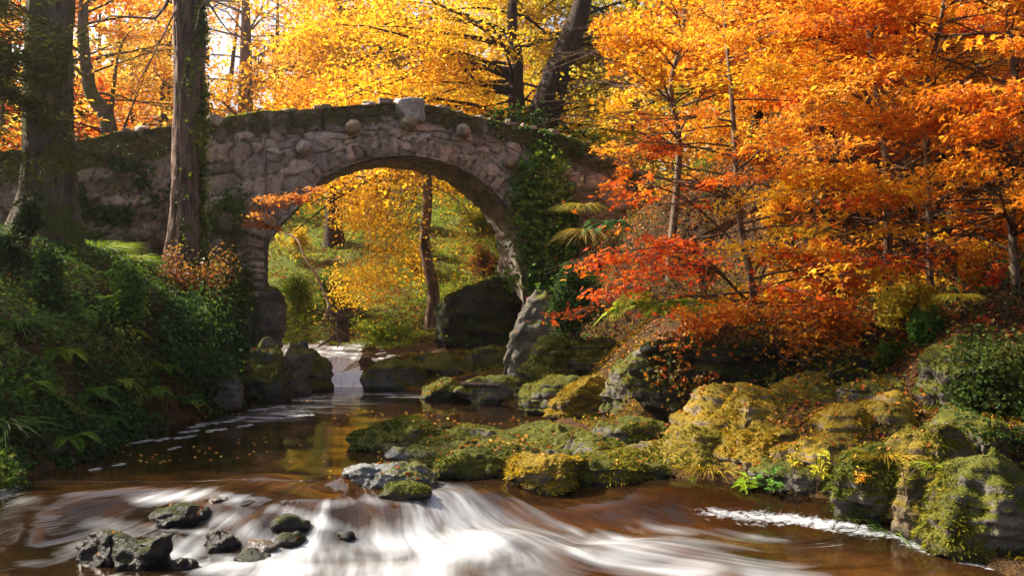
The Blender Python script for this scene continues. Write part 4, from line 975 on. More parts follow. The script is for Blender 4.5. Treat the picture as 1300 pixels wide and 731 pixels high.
maple('dark-stemmed tree with deep orange leaves standing behind the forked maple', 'orange_maple',
      [gbase(1200, 17.5), at(1200, 150, 17.5), at(1196, 80, 17.5), at(1190, -60, 17.6)], [.14, .12, .09, .03], ORANGE, 20000, .095, [.1, .5, 1], [3.0, 3.0, 2], 42, 34, bias=.15, barkm='bark_dark', wid=.22, gap=.9, s0=.1)
maple('amber tree with a dark slanting stem behind the red maple crown', 'orange_maple',
      [gbase(1052, 18.5), at(1050, 200, 18.5), at(1044, 100, 18.5), at(1036, 0, 18.5), at(1030, -60, 18.6)], [.13, .11, .09, .06, .02], AMBER, 22000, .095, [.1, .5, 1], [3.2, 3.2, 2], 42, 35, bias=.05, barkm='bark_dark', wid=.22, gap=.9)
maple('orange-gold tree between the pale olive tree and the red maple', 'orange_maple',
      [gbase(850, 21), at(862, 190, 21), at(852, 110, 21), at(868, 40, 21), at(866, -40, 21)], [.10, .085, .07, .05, .02], GOLD, 24000, .11, [.1, .5, 1], [3.4, 3.3, 2], 42, 36, bias=-.15, s0=.34, wid=.25, gap=.8)
maple('broad amber tree high on the slope behind the gold and orange maple', 'orange_maple',
      [gbase(1120, 25), at(1122, 60, 25), at(1120, -60, 25)], [.2, .15, .05], AMBER, 26000, .15, [.1, .5, 1], [5, 4.5, 3], 50, 37, bias=.0, barkm='bark_dark', wid=.35, gap=.6, gapth=-.5)
maple('deep orange tree high on the slope in the upper right corner', 'orange_maple',
      [gbase(1270, 22), at(1275, 30, 22), at(1278, -70, 22)], [.2, .15, .05], AMBER, 26000, .14, [.1, .5, 1], [4.5, 4.2, 3], 50, 38, bias=.12, barkm='bark_dark', wid=.35, gap=.6, gapth=-.5)
maple('golden-orange tree on the slope behind the red maple, above the dark hollow', 'orange_maple',
      [gbase(960, 27), at(962, 90, 27), at(960, -60, 27)], [.2, .15, .05], AMBER, 26000, .16, [.1, .5, 1], [5, 4.5, 3], 50, 39, bias=.08, barkm='bark_dark', wid=.35, gap=.6, gapth=-.5)
# -- dark yew at the left edge
ys = []
tree('yew_tree', 'dark evergreen yew with flat drooping sprays at the upper left edge', None,
     [gbase(-150, 16.5), at(-150, 150, 16.5), at(-150, -60, 16.5), at(-150, -170, 16.5)], [.4, .35, .25, .08], M['bark_dark'],
     crown=dict(n=42000, size=.10, pal=lc([(.012, .022, .008), (.025, .04, .010), (.05, .065, .014), (.08, .085, .016), (.12, .10, .02)], 44), wid=.14, thin=.3, tilt=.4, asp=.22, gapth=-.3),
     br=dict(n=60, s0=.22, s1=1, up=(-.2, .2), ls=[.2, .6, 1], ll=[2.6, 3.4, 1.6], droop=.25, tw=8, twdroop=.25),
     extra=[(.40, [at(-40, 120, 16.4), at(30, 128, 16.3), at(80, 135, 16.2)], .03), (.45, [at(-40, 85, 16.2), at(10, 95, 16), at(50, 100, 15.9)], .03), (.62, [at(-60, 20, 16.2), at(0, 15, 16), at(40, 30, 15.8)], .03), (.55, [at(-40, 55, 16.2), at(10, 60, 16), at(40, 70, 15.9)], .03)], leafmat='green')
# ---------------------------------------------------------------- the wood beyond, one mass
g = Geo(); n = 90000
X = rng.uniform(-75, 75, n); Y = rng.uniform(56, 95, n) + np.abs(X) * .1; base = H(X, Y)
top = 11 + 4 * fbm(p3(X * .12, Y * .12), 3, 71); z = base + top * rng.uniform(0, 1, n) ** .8
p = p3(X, Y, z); p = p[(vnoise(p * [.3, .3, .5], 73) > -.35) & ((np.abs(p[:, 0] / p[:, 1] + .29) > .075) | (p[:, 2] < 9 + rng.random(len(p)) * 3) | (rng.random(len(p)) < .06))]  # wood opened and lowered on the left, letting sky imitate the glare
leaves(g, p, np.array([0, 0, 1.]) + .8 * rng.normal(size=p.shape), .55 * rng.uniform(.6, 1.4, len(p)), leafcol(p, [(.55, .2, .03), (.66, .32, .05), (.70, .42, .08), (.62, .46, .1), (.4, .36, .08)], 72, .1), .7)
tag(build('distant_woods', g, M['leaf'], None, False), 'hazy mass of golden autumn foliage beyond the slope', 'woodland', None, 'stuff')
g = Geo(); n = 130; X = rng.uniform(-60, 60, n); Y = rng.uniform(56, 90, n); b = p3(X, Y, H(X, Y) - .3); tp = b + np.c_[rng.normal(0, .8, (n, 2)), rng.uniform(10, 16, n)]
V, q = tubes(np.stack([b, (b + tp) / 2 + rng.normal(0, .2, (n, 3)), tp], 1), rng.uniform(.14, .35, n)[:, None] * np.array([1, .8, .3])[None], 7); g.add(V, q=q)
tag(build('distant_trunks', g, M['bark_dark'], None), 'thin dark trunks within the far golden wood', 'woodland', None, 'stuff')

# ================================================================ plants
def shrub(name, px0, py0, px1, py1, label, n, size, pal, base=None, Y=None, mat='green', group=None, stems=9, asp=.6, tilt=.9, thin=.6, gapth=-.25, cat='shrub', stemm='twig', seed=0, gap=2.0, hang=0):
    """an uneven crown of twigs and leaves filling about this part of the view, rooted at its foot"""
    if Y is None: b = hit((px0 + px1) / 2, py1 - 2)[0] if base is None else hit(*base)[0]; Y = b[1]
    else: b = at((px0 + px1) / 2, py1, Y)
    s = Y / F; w = (px1 - px0) * s * .5; h = (py1 - py0) * s; ctr = at((px0 + px1) / 2, (py0 + py1) / 2, Y)
    root = thing(name, tuple(b), label, cat, group)
    tip = ctr + np.stack([rng.uniform(-1, 1, stems) * w * .85, rng.uniform(-.7, .7, stems) * min(w, 1.2) * thin, rng.uniform(-.2, .5, stems) * h], 1)
    mid = (b + tip) / 2 + np.c_[rng.normal(0, .12 * w, (stems, 2)), np.full(stems, .12 * h)]
    P = np.array([smooth_line([b + rng.normal(0, .03, 3), m_, t_], 7) for m_, t_ in zip(mid, tip)])
    g = Geo(); r0 = rng.uniform(.006, .014, stems)[:, None] * np.linspace(1, .3, 7)[None]; V, q = tubes(P, r0, 5); g.add(V, q=q)
    m = 6; k = rng.integers(0, stems, stems * m); j = rng.integers(3, 6, stems * m)
    st = P[k, j]; d = nrmz(rng.normal(size=(len(k), 3)) + [0, 0, .3]); S = branch_set(st, d, rng.uniform(.25, .6, len(k)) * max(min(w, h), .15), np.full(len(k), .25 + hang), 5)
    V, q = tubes(S, np.full((len(k), 5), .0035), 4); g.add(V, q=q)
    build('stems', g, M[stemm], root)
    kk = rng.integers(0, len(S), n); t = rng.uniform(0, 4, n); i0 = np.minimum(t.astype(int), 3); p = S[kk, i0] + (S[kk, i0 + 1] - S[kk, i0]) * (t - i0)[:, None]
    p = p + rng.normal(size=(n, 3)) * np.array([.11 * w, .1 * min(w, 1) , .10 * h]); 
    if hang: p[:, 2] -= rng.exponential(hang * .25, n)
    keep = (vnoise(p * gap, 90 + seed) > gapth); p = p[keep]
    g = Geo(); out = nrmz(p - (ctr - [0, -.2 * w, .3 * h])); nn = out * .5 + np.array([0, -.2, .6]) + tilt * .6 * rng.normal(size=p.shape)
    leaves(g, p, nn, size * rng.uniform(.6, 1.3, len(p)), pal(p), asp); build('leaves', g, M[mat], root, False)
    return root
def tussock(name, px, py, label, n, L, pal, width=.012, spread=.12, bend=.8, group=None, droop=(-.2, .9), cat='grass', base=None, mat='grass', toward=None):
    b, nr = hit(px, py) if base is None else (np.asarray(base, float), np.array([0, 0, 1.]))
    az = rng.uniform(0, 2 * np.pi, n); up = rng.uniform(.5, 2.2, n); d = np.stack([np.cos(az), np.sin(az), up], 1)
    if toward is not None: d = d + np.asarray(toward)
    base_ = b + np.stack([np.cos(az), np.sin(az), 0 * az], 1) * (rng.random(n) * spread)[:, None] - [0, 0, .03]
    g = Geo(); blades(g, base_, d, L * rng.uniform(.5, 1.2, n), np.full(n, width), leafcol(base_ + d * .3, pal, 5, 2, .2), bend, 5)
    return tag(build(name, g, M[mat], None, True, loc=tuple(b)), label, cat, group)
def fern(px, py, label, L, nf, pal=GREEN, group='ferns', base=None, az0=0, azs=6.283, droop=.6):
    b, nr = hit(px, py) if base is None else (np.asarray(base, float), 0)
    g = Geo()
    for k in range(nf):
        az = az0 + (k + rng.uniform(-.3, .3)) / nf * azs; l = L * rng.uniform(.75, 1.15); K = 16; t = np.linspace(0, 1, K)
        d = np.array([math.cos(az), math.sin(az), 0]); e = rng.uniform(.6, 1.2)
        P = b + d * (l * t)[:, None] * .85 + np.array([0, 0, 1.]) * (l * (e * t - (e * .5 + droop) * t * t))[:, None]
        V, q = tubes(P[None], (.004 * (1 - .8 * t))[None] * np.ones((1, K)), 4); cb = leafcol(P[:1], pal, 6)[0]; g.add(V, q=q, c=cb * .8)
        T = nrmz(np.gradient(P, axis=0)); sd = nrmz(np.cross(T, [0, 0, 1.])); upv = np.cross(sd, T)
        for s_ in (-1, 1):
            for f_ in (0, .5):
                i = np.arange(1, K - 1); pp = P[i] + (P[np.minimum(i + 1, K - 1)] - P[i]) * f_; tt = t[i] + f_ / K
                ll = l * .30 * np.sin(np.pi * np.clip(tt, .02, .98)) ** .7 * (1.1 - .6 * tt) + .01
                al = sd[i] * s_ + T[i] * .45
                c_ = cb * rng.uniform(.8, 1.2, (len(i), 1))
                t_ = nrmz(al); 
                leaves(g, pp + t_ * ll[:, None] * .5, upv[i] + .12 * rng.normal(size=pp.shape), ll, c_, .30, .05, along=t_ * 6)
    return tag(build('fern', g, M['green'], None, False, loc=tuple(b)), label, 'fern', group)
def cling(name, polys, label, n, size, pal, mat='green', lift=.06, group=None, cat='ivy', kind=None, tilt=.55, parent=None, asp=.85, gapth=-.5, thick=.10, jit=1.2, gap=2.2):
    """leaves growing on whatever solid surface lies there, found from several viewpoints"""
    P, Nn = [], []
    for k in range(n):
        x0, y0, x1, y1 = polys[rng.integers(len(polys))]
        ang, rr = rng.uniform(0, 6.283), math.sqrt(rng.random()); px = (x0 + x1) / 2 + (x1 - x0) / 2 * rr * math.cos(ang); py = (y0 + y1) / 2 + (y1 - y0) / 2 * rr * math.sin(ang)
        p, nn = hit(px, py)
        if jit:
            o = Vector((rng.uniform(-jit, jit), 0, CAMZ + rng.uniform(-.3, .6))); d = (Vector(p) + Vector(rng.normal(0, .08, 3)) - o).normalized(); h = BVH.ray_cast(o, d)
            if h[0] is not None and (h[0] - Vector(p)).length < 1.5:
                p, nn = np.array(h[0]), np.array(h[1]); nn = -nn if nn @ np.array(d) > 0 else nn
        P.append(p); Nn.append(nn)
    P, Nn = np.array(P), np.array(Nn); P = P + Nn * (lift + rng.exponential(thick, len(P)))[:, None]
    kp = vnoise(P * gap, 95) > gapth; P, Nn = P[kp], Nn[kp]
    g = Geo(); leaves(g, P, Nn + [0, 0, .35] + tilt * rng.normal(size=P.shape), size * rng.uniform(.6, 1.35, len(P)), pal(P), asp)
    loc = tuple(P[P[:, 2].argmin()]) if parent is None else None
    o = build(name, g, M[mat], parent, False, loc=loc)
    if parent is None: tag(o, label, cat, group, kind)
    return o
def twigbush(px0, py0, px1, py1, label, n, base, Y=None, mat='twig', leafn=0, lsize=.05, pal=None, droop=.3, r=.006, name='twig_bush', group=None, updown=(-.2, .8)):
    b = hit(*base)[0]; Y = Y or b[1]; s = Y / F
    tip = np.stack([(rng.uniform(px0, px1, n) - HX) * s, Y + rng.normal(0, .3, n), CAMZ + (HY - rng.uniform(py0, py1, n)) * s], 1)
    root = thing(name, tuple(b), label, 'bush', group)
    mid = (b + tip) / 2 + rng.normal(0, .18, (n, 3)) * np.linalg.norm(tip - b, axis=1)[:, None] + [0, 0, .1]
    P = np.array([smooth_line([b + rng.normal(0, .05, 3), m_, t_], 9) for m_, t_ in zip(mid, tip)])
    g = Geo(); V, q = tubes(P, r * rng.uniform(.7, 1.4, n)[:, None] * np.linspace(1, .3, 9)[None], 5); g.add(V, q=q)
    k = rng.integers(0, n, n * 5); j = rng.integers(3, 8, n * 5); d = nrmz(nrmz(P[k, j] - P[k, j - 1]) + .8 * rng.normal(size=(n * 5, 3)))
    S = branch_set(P[k, j], d, rng.uniform(.15, .5, n * 5), np.full(n * 5, droop), 6, .12); V, q = tubes(S, np.full((len(k), 6), r * .35), 4); g.add(V, q=q)
    build('stems', g, M[mat], root)
    if leafn:
        k = rng.integers(0, len(S), leafn); p = S[k, rng.integers(1, 6, leafn)] + rng.normal(0, .05, (leafn, 3))
        g = Geo(); leaves(g, p, np.array([0, 0, 1.]) + .7 * rng.normal(size=p.shape), lsize * rng.uniform(.6, 1.3, leafn), pal(p)); build('leaves', g, M['leaf'], root, False)
    return root
gl, gr_, ga = 'plants on the left bank', 'plants on the right bank', 'plants about the bridge'
# left bank
tussock('grass_tussock', 22, 418, 'tall arching grass tussock low at the left edge of the left bank', 260, .75, [(.03, .07, .012), (.05, .11, .016), (.08, .15, .02)], .012, .2, .9, gl)
tussock('grass_tussock', 5, 540, 'grass tussock hanging over the broad mossy block at the left edge', 220, .5, [(.03, .07, .012), (.06, .11, .016), (.10, .15, .02)], .009, .2, 1.0, gl)
tussock('grass_tussock', 120, 318, 'bright green mound of fine grass at the foot of the bridge wall', 900, .6, LIME, .010, .55, .8, gl)
tussock('grass_tussock', 160, 332, 'smaller bright grass clump just right of the green mound below the wall', 600, .5, LIME, .010, .45, .8, gl)
for (a, b, L_, n_, lab) in ((192, 505, .55, 9, 'fern beside the pool below the ivy mass'), (150, 492, .5, 8, 'pale green fern left of the pool-side fern'), (238, 512, .5, 9, 'fern with its fronds touching the dark water'), (112, 506, .55, 9, 'fern beneath the stack of flat grey stones'), (270, 502, .45, 8, 'small fern beside the slim grey rock rib'),
                            (60, 515, .5, 9, 'fern behind the broad mossy block'), (210, 336, .6, 9, 'fern at the foot of the ivy-clad trunk'), (178, 340, .6, 9, 'fern below the bright grass mounds'), (100, 400, .6, 9, 'fern on the dark slope above the flat grey stones'), (30, 500, .5, 8, 'fern below the moss ball at the left edge'), (160, 425, .5, 8, 'fern in the shade left of the ivy mass'), (90, 560, .45, 8, 'fern drooping beside the dark pool at the broad block'), (130, 535, .5, 9, 'fern at the waterline right of the broad mossy block'), (205, 470, .6, 8, 'bright fern hanging from the lower edge of the ivy mass'), (250, 450, .5, 9, 'fern growing out of the middle of the ivy mass'), (75, 450, .6, 8, 'light fern beside the round moss ball'), (140, 385, .6, 9, 'fern under the mid-green shrub of the left bank')):
    fern(a, b, lab, L_, n_, GREEN if n_ == 9 else LIME)
shrub('laurel_shrub', -10, 250, 70, 345, 'dark glossy evergreen shrub under the broad mossy trunk', 3000, .11, lc(DARK, 1, 1.5), group=gl, asp=.45)
shrub('laurel_shrub', 30, 300, 110, 400, 'blue-green shrub on the slope below the broad mossy trunk', 3400, .10, lc(DARK, 2, 1.5), group=gl, asp=.45)
shrub('leafy_shrub', 270, 325, 338, 425, 'fresh green leafy shrub leaning over the left springing of the arch', 3600, .10, lc(GREEN, 3, 1.5, .2, .1), group=gl, asp=.5)
shrub('leafy_shrub', 120, 335, 200, 420, 'mid-green shrub in the middle of the left bank', 3200, .10, lc(GREEN, 4, 1.5), group=gl, asp=.5)
shrub('broom_bush', 235, 225, 325, 335, 'wispy green broom bush against the bridge wall left of the arch', 5200, .11, lc(LIME, 5, 1.5, .2, -.2), group=gl, asp=.14, stems=16, gapth=-.1)
shrub('bramble_bush', 195, 305, 300, 400, 'bush of rusty and yellow leaves above the ivy mass', 1500, .08, lc([(.16, .05, .02), (.3, .11, .03), (.36, .2, .04), (.16, .2, .04), (.22, .09, .03)], 6, 1.2), mat='leaf', group=gl, stems=14)
twigbush(180, 300, 310, 450, 'tangle of bare grey twigs drooping in front of the ivy mass', 26, (248, 372), leafn=300, lsize=.07, pal=lc(AMBER, 7), droop=.6, group=gl)
twigbush(165, 240, 235, 330, 'thicket of reddish dead stems below the ivy-clad trunk', 34, (205, 318), leafn=150, lsize=.06, pal=lc(ORANGE, 8), group=gl)
cling('ivy_mass', [(195, 372, 312, 492), (220, 380, 300, 430)], 'dense dark mass of ivy on the steep left bank above the pool', 9000, .085, lc(DARK, 9, 1.6, .2, .1), group=gl, thick=.16)
bt = tree('overhanging_sapling', 'little sapling holding flat sprays of orange leaves before the left haunch of the arch', None, [hit(296, 330)[0], at(302, 290, 22.6), at(322, 258, 22.4), at(350, 246, 22.2), at(385, 240, 22.0)], [.03, .025, .02, .008], M['twig'],
     crown=dict(n=1000, size=.09, pal=lc([(.4, .12, .03), (.5, .2, .04), (.55, .28, .06)], 10, 1, .2, -.1), wid=.14, thin=.25, gapth=-.3), br=dict(n=14, s0=.45, s1=1, up=(-.1, .15), ls=[.5, 1], ll=[.8, .5], droop=.1, tw=5, az=(-1.2, 1.8)), cat='sapling')
# through the arch
P = np.array([smooth_line([at(362, 296, 29), at(378, 305, 28.8), at(386, 325, 28.5), at(402, 350, 28.3), at(412, 372, 28.2), at(420, 392, 28.0)], 20), ])
g = Geo(); V, q = tubes(P, np.linspace(.03, .05, 20)[None], 8); g.add(V, q=q)
fk = np.array([smooth_line([at(418, 386, 28.0), at(414, 398, 27.9), at(412, 404, 27.9)], 6), smooth_line([at(419, 388, 28.0), at(421, 398, 28), at(421, 405, 28)], 6)]); V, q = tubes(fk, np.full((2, 6), .035), 6); g.add(V, q=q)
tag(build('fallen_branch', g, M['deadwood'], None, loc=tuple(at(420, 400, 28))), 'bare pale branch leaning down the slope inside the left of the arch', 'branch')
gz_ = Geo(); b0 = at(432, 420, 27.6)
L_ = smooth_line([b0 + [0, 0, -.3], b0 + [.05, 0, .25], b0 + [-.02, -.05, .55]], 8); V, q = tubes(L_[None], np.array([[.26, .24, .2, .19, .18, .17, .15, .06]]), 10); gz_.add(V + .05 * fbm(V * 5, 3, 7)[:, None], q=q)
for k in range(34):
    dz_ = rng.uniform(-.1, .6); d_ = nrmz(np.array([rng.normal(), rng.normal(0, .6) - .3, rng.normal(0, .35)])); l_ = rng.uniform(.25, .8)
    L_ = smooth_line([b0 + [0, 0, dz_], b0 + [0, 0, dz_] + d_ * l_ * .5 + rng.normal(0, .06, 3), b0 + [0, 0, dz_ - .1 * l_] + d_ * l_ + rng.normal(0, .12, 3)], 7); V, q = tubes(L_[None], np.linspace(rng.uniform(.025, .06), .008, 7)[None], 6); gz_.add(V, q=q)
L_ = smooth_line([b0, at(420, 430, 27.4), at(404, 440, 27.3)], 8); V, q = tubes(L_[None], np.linspace(.09, .03, 8)[None], 7); gz_.add(V, q=q)
tag(build('tree_stump', gz_, M['twig'], None, loc=tuple(b0)), 'dark uprooted stump with splayed roots beside the leaning pale branch', 'stump')
for (a, b, c_, d, lab, pl) in ((345, 340, 410, 400, 'yellow-green fern-like bush inside the arch by the left pier', LIME), (400, 345, 455, 395, 'dark green bush below the drooping veil of gold', GREEN), (570, 310, 650, 352, 'reddish dead bracken on the slope at the right inside of the arch', [(.16, .03, .02), (.32, .07, .03), (.42, .13, .05), (.3, .2, .05), (.2, .22, .05)]), (440, 395, 540, 435, 'low golden-green growth on the bank above the cascade', LIME), (500, 300, 545, 345, 'dark green shrub right beside the slim leaning trunk', GREEN), (575, 262, 640, 300, 'spread of olive shrubs high on the slope under the right shoulder of the arch', LIME), (350, 290, 400, 330, 'straw-gold fern clump near the top of the pale leaning branch', YELLOW), (560, 385, 610, 425, 'green-gold clump left of the huge dark boulder', LIME)):
    shrub('arch_bush', a, b, c_, d, lab, 3000, .10, lc(pl, 30, 1.2), group='bushes seen through the arch', mat='leaf', asp=.4)
# about the right end of the bridge
cling('ivy_curtain', [(655, 185, 705, 330), (660, 240, 735, 375), (655, 200, 720, 300), (630, 310, 700, 372)], 'green ivy curtain over the right end of the bridge wall', 8500, .12, lc(GREEN, 40, .9, .22, .12), group=ga, thick=.22, lift=.08)
cling('wall_top_ivy', [(600, 146, 700, 172), (680, 165, 760, 200)], 'dark creepers matting the parapet at the right end of the bridge', 900, .09, lc(DARK, 41, 1.0, .2, .2), group=ga, thick=.07)
shrub('ivy_bush', 690, 330, 775, 428, 'rounded bush of tiny dark ivy leaves above the mossy blocks', 5200, .085, lc(DARK, 42, 1.6, .2, .15), group=ga, stems=26, Y=18.6, gapth=-.2)
cling('wall_creeper', [(92, 205, 215, 285), (100, 225, 180, 280)], 'dark creepers over the shaded left end of the bridge wall', 2200, .10, lc(DARK, 43, 1.0, .2, .05), group=ga, thick=.06, gapth=-.05)
cling('hanging_creeper', [(822, 425, 925, 500), (880, 428, 1010, 470)], 'creeper with rusty and dark leaves trailing down the dark rock wall', 1500, .06, lc([(.03, .06, .012), (.06, .10, .02), (.16, .14, .02), (.36, .13, .02), (.3, .05, .015)], 44, 1.4, .28), group=gr_, thick=.07, gapth=-.05, mat='leaf')
b_ = hit(738, 262)[0]; tussock('sedge_clump', 738, 255, 'big hanging sedge clump with long drooping blades right of the bridge ivy', 300, .5, [(.05, .05, .01), (.11, .12, .015), (.2, .2, .02), (.3, .24, .03), (.34, .22, .04)], .015, .35, 1.5, ga, base=at(738, 262, 23.5), toward=(0, -.3, .6))
tussock('sedge_clump', 742, 300, 'withered straw-coloured skirt of blades beneath the big sedge clump', 220, .42, [(.2, .12, .03), (.3, .2, .04), (.36, .26, .06), (.2, .18, .03)], .015, .35, 1.5, ga, base=at(742, 292, 23.2), toward=(0, -.8, -.4))
fern(772, 285, 'bluish fern at the right of the big sedge clump', .7, 9, [(.03, .08, .03), (.05, .13, .05), (.08, .18, .07)], base=at(772, 290, 20))
fern(815, 398, 'large bright fern arching from the dark hollow below the red maple', .95, 8, LIME, base=at(822, 396, 14.6), az0=2.2, azs=3.2)
fern(845, 392, 'fern in the dark hollow directly right of the large arching fern', .8, 8, GREEN, base=at(850, 398, 14.6))
tussock('grass_clump', 880, 388, 'clump of yellowing grass on the slope left of the red maple stem', 300, .3, LIME, .010, .3, .8, gr_, base=at(882, 392, 14.3))
tussock('grass_clump', 1022, 296, 'bright yellow grass tuft between the red and the gold maples', 160, .45, YELLOW, .010, .2, 1.0, gr_, base=at(1022, 296, 13.6))
tussock('grass_clump', 1222, 402, 'hanging clump of yellow blades below the forked maple', 260, .14, YELLOW, .007, .22, 1.5, gr_, base=at(1218, 372, 11.8), toward=(0, -.5, -.2))
shrub('low_maple_bush', 835, 385, 985, 440, 'low spreading bush with orange leaves hanging over the dark rock wall', 2300, .085, lc(AMBER, 50, .9, .25, -.2), mat='leaf', group=gr_, Y=13.3, stems=22, gapth=.0)
shrub('low_maple_bush', 960, 375, 1110, 450, 'amber-leaved bush at the right end of the dark rock wall', 2600, .085, lc(AMBER, 51, .9, .25, -.05), mat='leaf', group=gr_, Y=13.1, stems=24, gapth=.0)
for (a, b, c_, d, Y_, pl, bi, lab) in ((1015, 295, 1115, 385, 14.6, AMBER, .05, 'orange undergrowth bush between the stems of the red and the gold maples'), (1105, 270, 1205, 350, 14.4, GOLD, -.1, 'gold bush filling the foot of the slim gold and orange maple'), (1200, 235, 1300, 320, 14.0, AMBER, -.1, 'deep amber bush behind the forked pale-stemmed maple'), (1225, 300, 1320, 372, 13.0, ORANGE, .2, 'rusty bush at the foot of the far right tree'), (850, 290, 935, 372, 15.6, AMBER, -.2, 'copper bush in the shade behind the red maple stem'), (960, 230, 1050, 310, 17.0, GOLD, -.2, 'amber-gold bush higher up behind the red maple')):
    shrub('maple_undergrowth', a, b, c_, d, lab, 3200, .085, lc(pl, int(a), .9, .22, bi), mat='leaf', group='bushes under the maples', Y=Y_, stems=20, gapth=-.1)
shrub('yellow_bush', 1100, 340, 1190, 410, 'small yellow-leaved bush under the gold and orange maple', 2600, .085, lc(YELLOW, 52, .9), mat='leaf', group=gr_, Y=12.6, gapth=-.15)
shrub('yellow_bush', 1190, 300, 1262, 360, 'yellow and orange bush under the forked maple, above the hanging yellow blades', 2200, .085, lc(AMBER, 53, .9, .2, .15), mat='leaf', group=gr_, Y=12.2, gapth=-.15)
shrub('red_bush', 1235, 330, 1320, 425, 'red-orange bush at the right edge above the ivy-covered boulder', 3600, .08, lc(RED, 54, .9, .2, .2), mat='leaf', group=gr_, Y=11.8, gapth=-.1)
shrub('green_shrub', 1150, 390, 1205, 450, 'green leafy shrub beneath the small yellow bush', 1500, .08, lc(GREEN, 55, .9), group=gr_, Y=12.3)
shrub('green_shrub', 1105, 425, 1180, 488, 'light green shrub behind the smooth grey slab', 2000, .07, lc(LIME, 56, .9, .2, -.2), group=gr_, Y=12.9)
shrub('green_shrub', 1185, 440, 1235, 482, 'grassy green growth between the grey slab and the ivy boulder', 1500, .07, lc(LIME, 57, .9), group=gr_, Y=12.2, asp=.25)
twigbush(955, 375, 1035, 455, 'tangle of bare tan twigs under the red maple', 22, (985, 440), Y=12.9, leafn=120, lsize=.06, pal=lc(AMBER, 58), droop=.1, r=.008, group=gr_)
cling('ivy', [(1205, 425, 1320, 545), (1230, 470, 1300, 560)], None, 4600, .05, lc([(.02, .04, .008), (.035, .065, .012), (.05, .085, .016), (.08, .11, .02), (.15, .14, .03)], 60, 1.6, .25, .0), parent=ivr, thick=.09, lift=.03, gapth=-.18, tilt=.8)
# plants on the ledge
def seedling(px, py, h, label, pal, n=26, size=.11, group=gr_, name='leafy_seedling'):
    b = hit(px, py)[0]; g = Geo(); root = thing(name, tuple(b), label, 'plant', group); k = 5
    tp = b + np.c_[rng.normal(0, h * .22, k), rng.normal(-.05, .06, k), h * rng.uniform(.6, 1.05, k)]
    P = np.array([smooth_line([b, (b + t_) / 2 + [0, -.02, .04], t_], 7) for t_ in tp]); V, q = tubes(P, np.full((k, 7), .004), 5); g.add(V, q=q); build('stems', g, M['twig'], root)
    g = Geo(); ti = rng.integers(0, k, n); f_ = rng.uniform(.55, 1, n); az = rng.uniform(0, 6.283, n); al = np.stack([np.cos(az), np.sin(az), rng.uniform(-.2, .3, n)], 1)
    p = b + (tp[ti] - b) * f_[:, None] + al * size * .6; leaves(g, p, np.array([0, -.35, 1.]) + .3 * rng.normal(size=p.shape), size * rng.uniform(.7, 1.25, n), pal(p), .42, .12, along=al * 5); build('leaves', g, M['green'], root, False)
seedling(946, 637, .34, 'bright lime seedling with long leaves at the water edge before the ledge', lc([(.25, .38, .02), (.34, .48, .03), (.4, .5, .04)], 61), 30, .13)
seedling(977, 635, .36, 'darker green seedling just right of the bright lime one', lc([(.07, .2, .03), (.12, .28, .04), (.2, .36, .05)], 62), 34, .11)
seedling(1037, 625, .46, 'tall yellow-leaved seedling in the middle of the ledge front', lc([(.5, .45, .03), (.6, .52, .04), (.4, .42, .04)], 63), 44, .10)
seedling(870, 632, .22, 'small pale green plant at the left foot of the ledge', lc(LIME, 64, 1, .2, .2), 50, .06)
seedling(1008, 600, .2, 'yellowish sprig on the moss behind the tall yellow seedling', lc(YELLOW, 65), 30, .06)
seedling(1095, 620, .2, 'tuft of ochre leaves above the round dark green boulder', lc(AMBER, 66, 1, .2, .2), 40, .06)
tussock('grass_clump', 1186, 592, 'small spiky green tuft on the ledge under scattered red leaves', 40, .28, LIME, .014, .04, .9, gr_)
tussock('grass_clump', 1130, 672, 'thin green blades at the water edge right of the round dark boulder', 60, .32, GREEN, .008, .12, .9, gr_)
tussock('grass_clump', 1125, 575, 'golden moss-grass tuft draped over the ledge front', 260, .24, GM, .008, .25, 1.1, gr_)
tussock('grass_clump', 900, 590, 'ochre fringe of moss-grass over the golden hump', 300, .2, GM, .008, .4, 1.2, gr_)
tussock('grass_clump', 820, 625, 'green-leaved fringe where the shelf meets the ledge', 260, .22, LIME, .009, .3, 1.0, gr_)
b0 = hit(1160, 690)[0]; L_ = smooth_line([b0 + [0, 0, -.02], at(1158, 660, b0[1]), at(1150, 620, b0[1]), at(1145, 592, b0[1])], 12); g = Geo(); V, q = tubes(L_[None], np.linspace(.011, .004, 12)[None], 6); g.add(V, q=q)
S = branch_set(L_[[4, 6, 7, 9, 10]], nrmz(np.array([[-.8, 0, .5], [.6, .1, .5], [-.5, -.2, .6], [.5, 0, .6], [-.3, 0, .8]])), np.full(5, .25), np.full(5, .2), 6); V, q = tubes(S, np.full((5, 6), .003), 4); g.add(V, q=q)
L_ = smooth_line([b0, at(1200, 692, b0[1] - .1), at(1240, 700, b0[1] - .3)], 10); V, q = tubes(L_[None], np.full((1, 10), .012), 6); g.add(V, q=q, c=[.4, .1, .04])
tag(build('red_sapling_twig', g, M['thin_red'] if 'thin_red' in M else M['bark_thin'], None, loc=tuple(b0)), 'thin reddish twig standing at the water edge in the lower right', 'twig')
P = smooth_line([at(585, 487, 19.2), at(610, 488, 19.0), at(634, 489, 18.9)], 8); g = Geo(); V, q = tubes(P[None], np.linspace(.05, .035, 8)[None], 8); g.add(V, q=q)
tag(build('fallen_stick', g, M['bark_pink'], None, loc=tuple(P[0])), 'short reddish stick lying on the mossy stones at the back of the pool', 'stick')

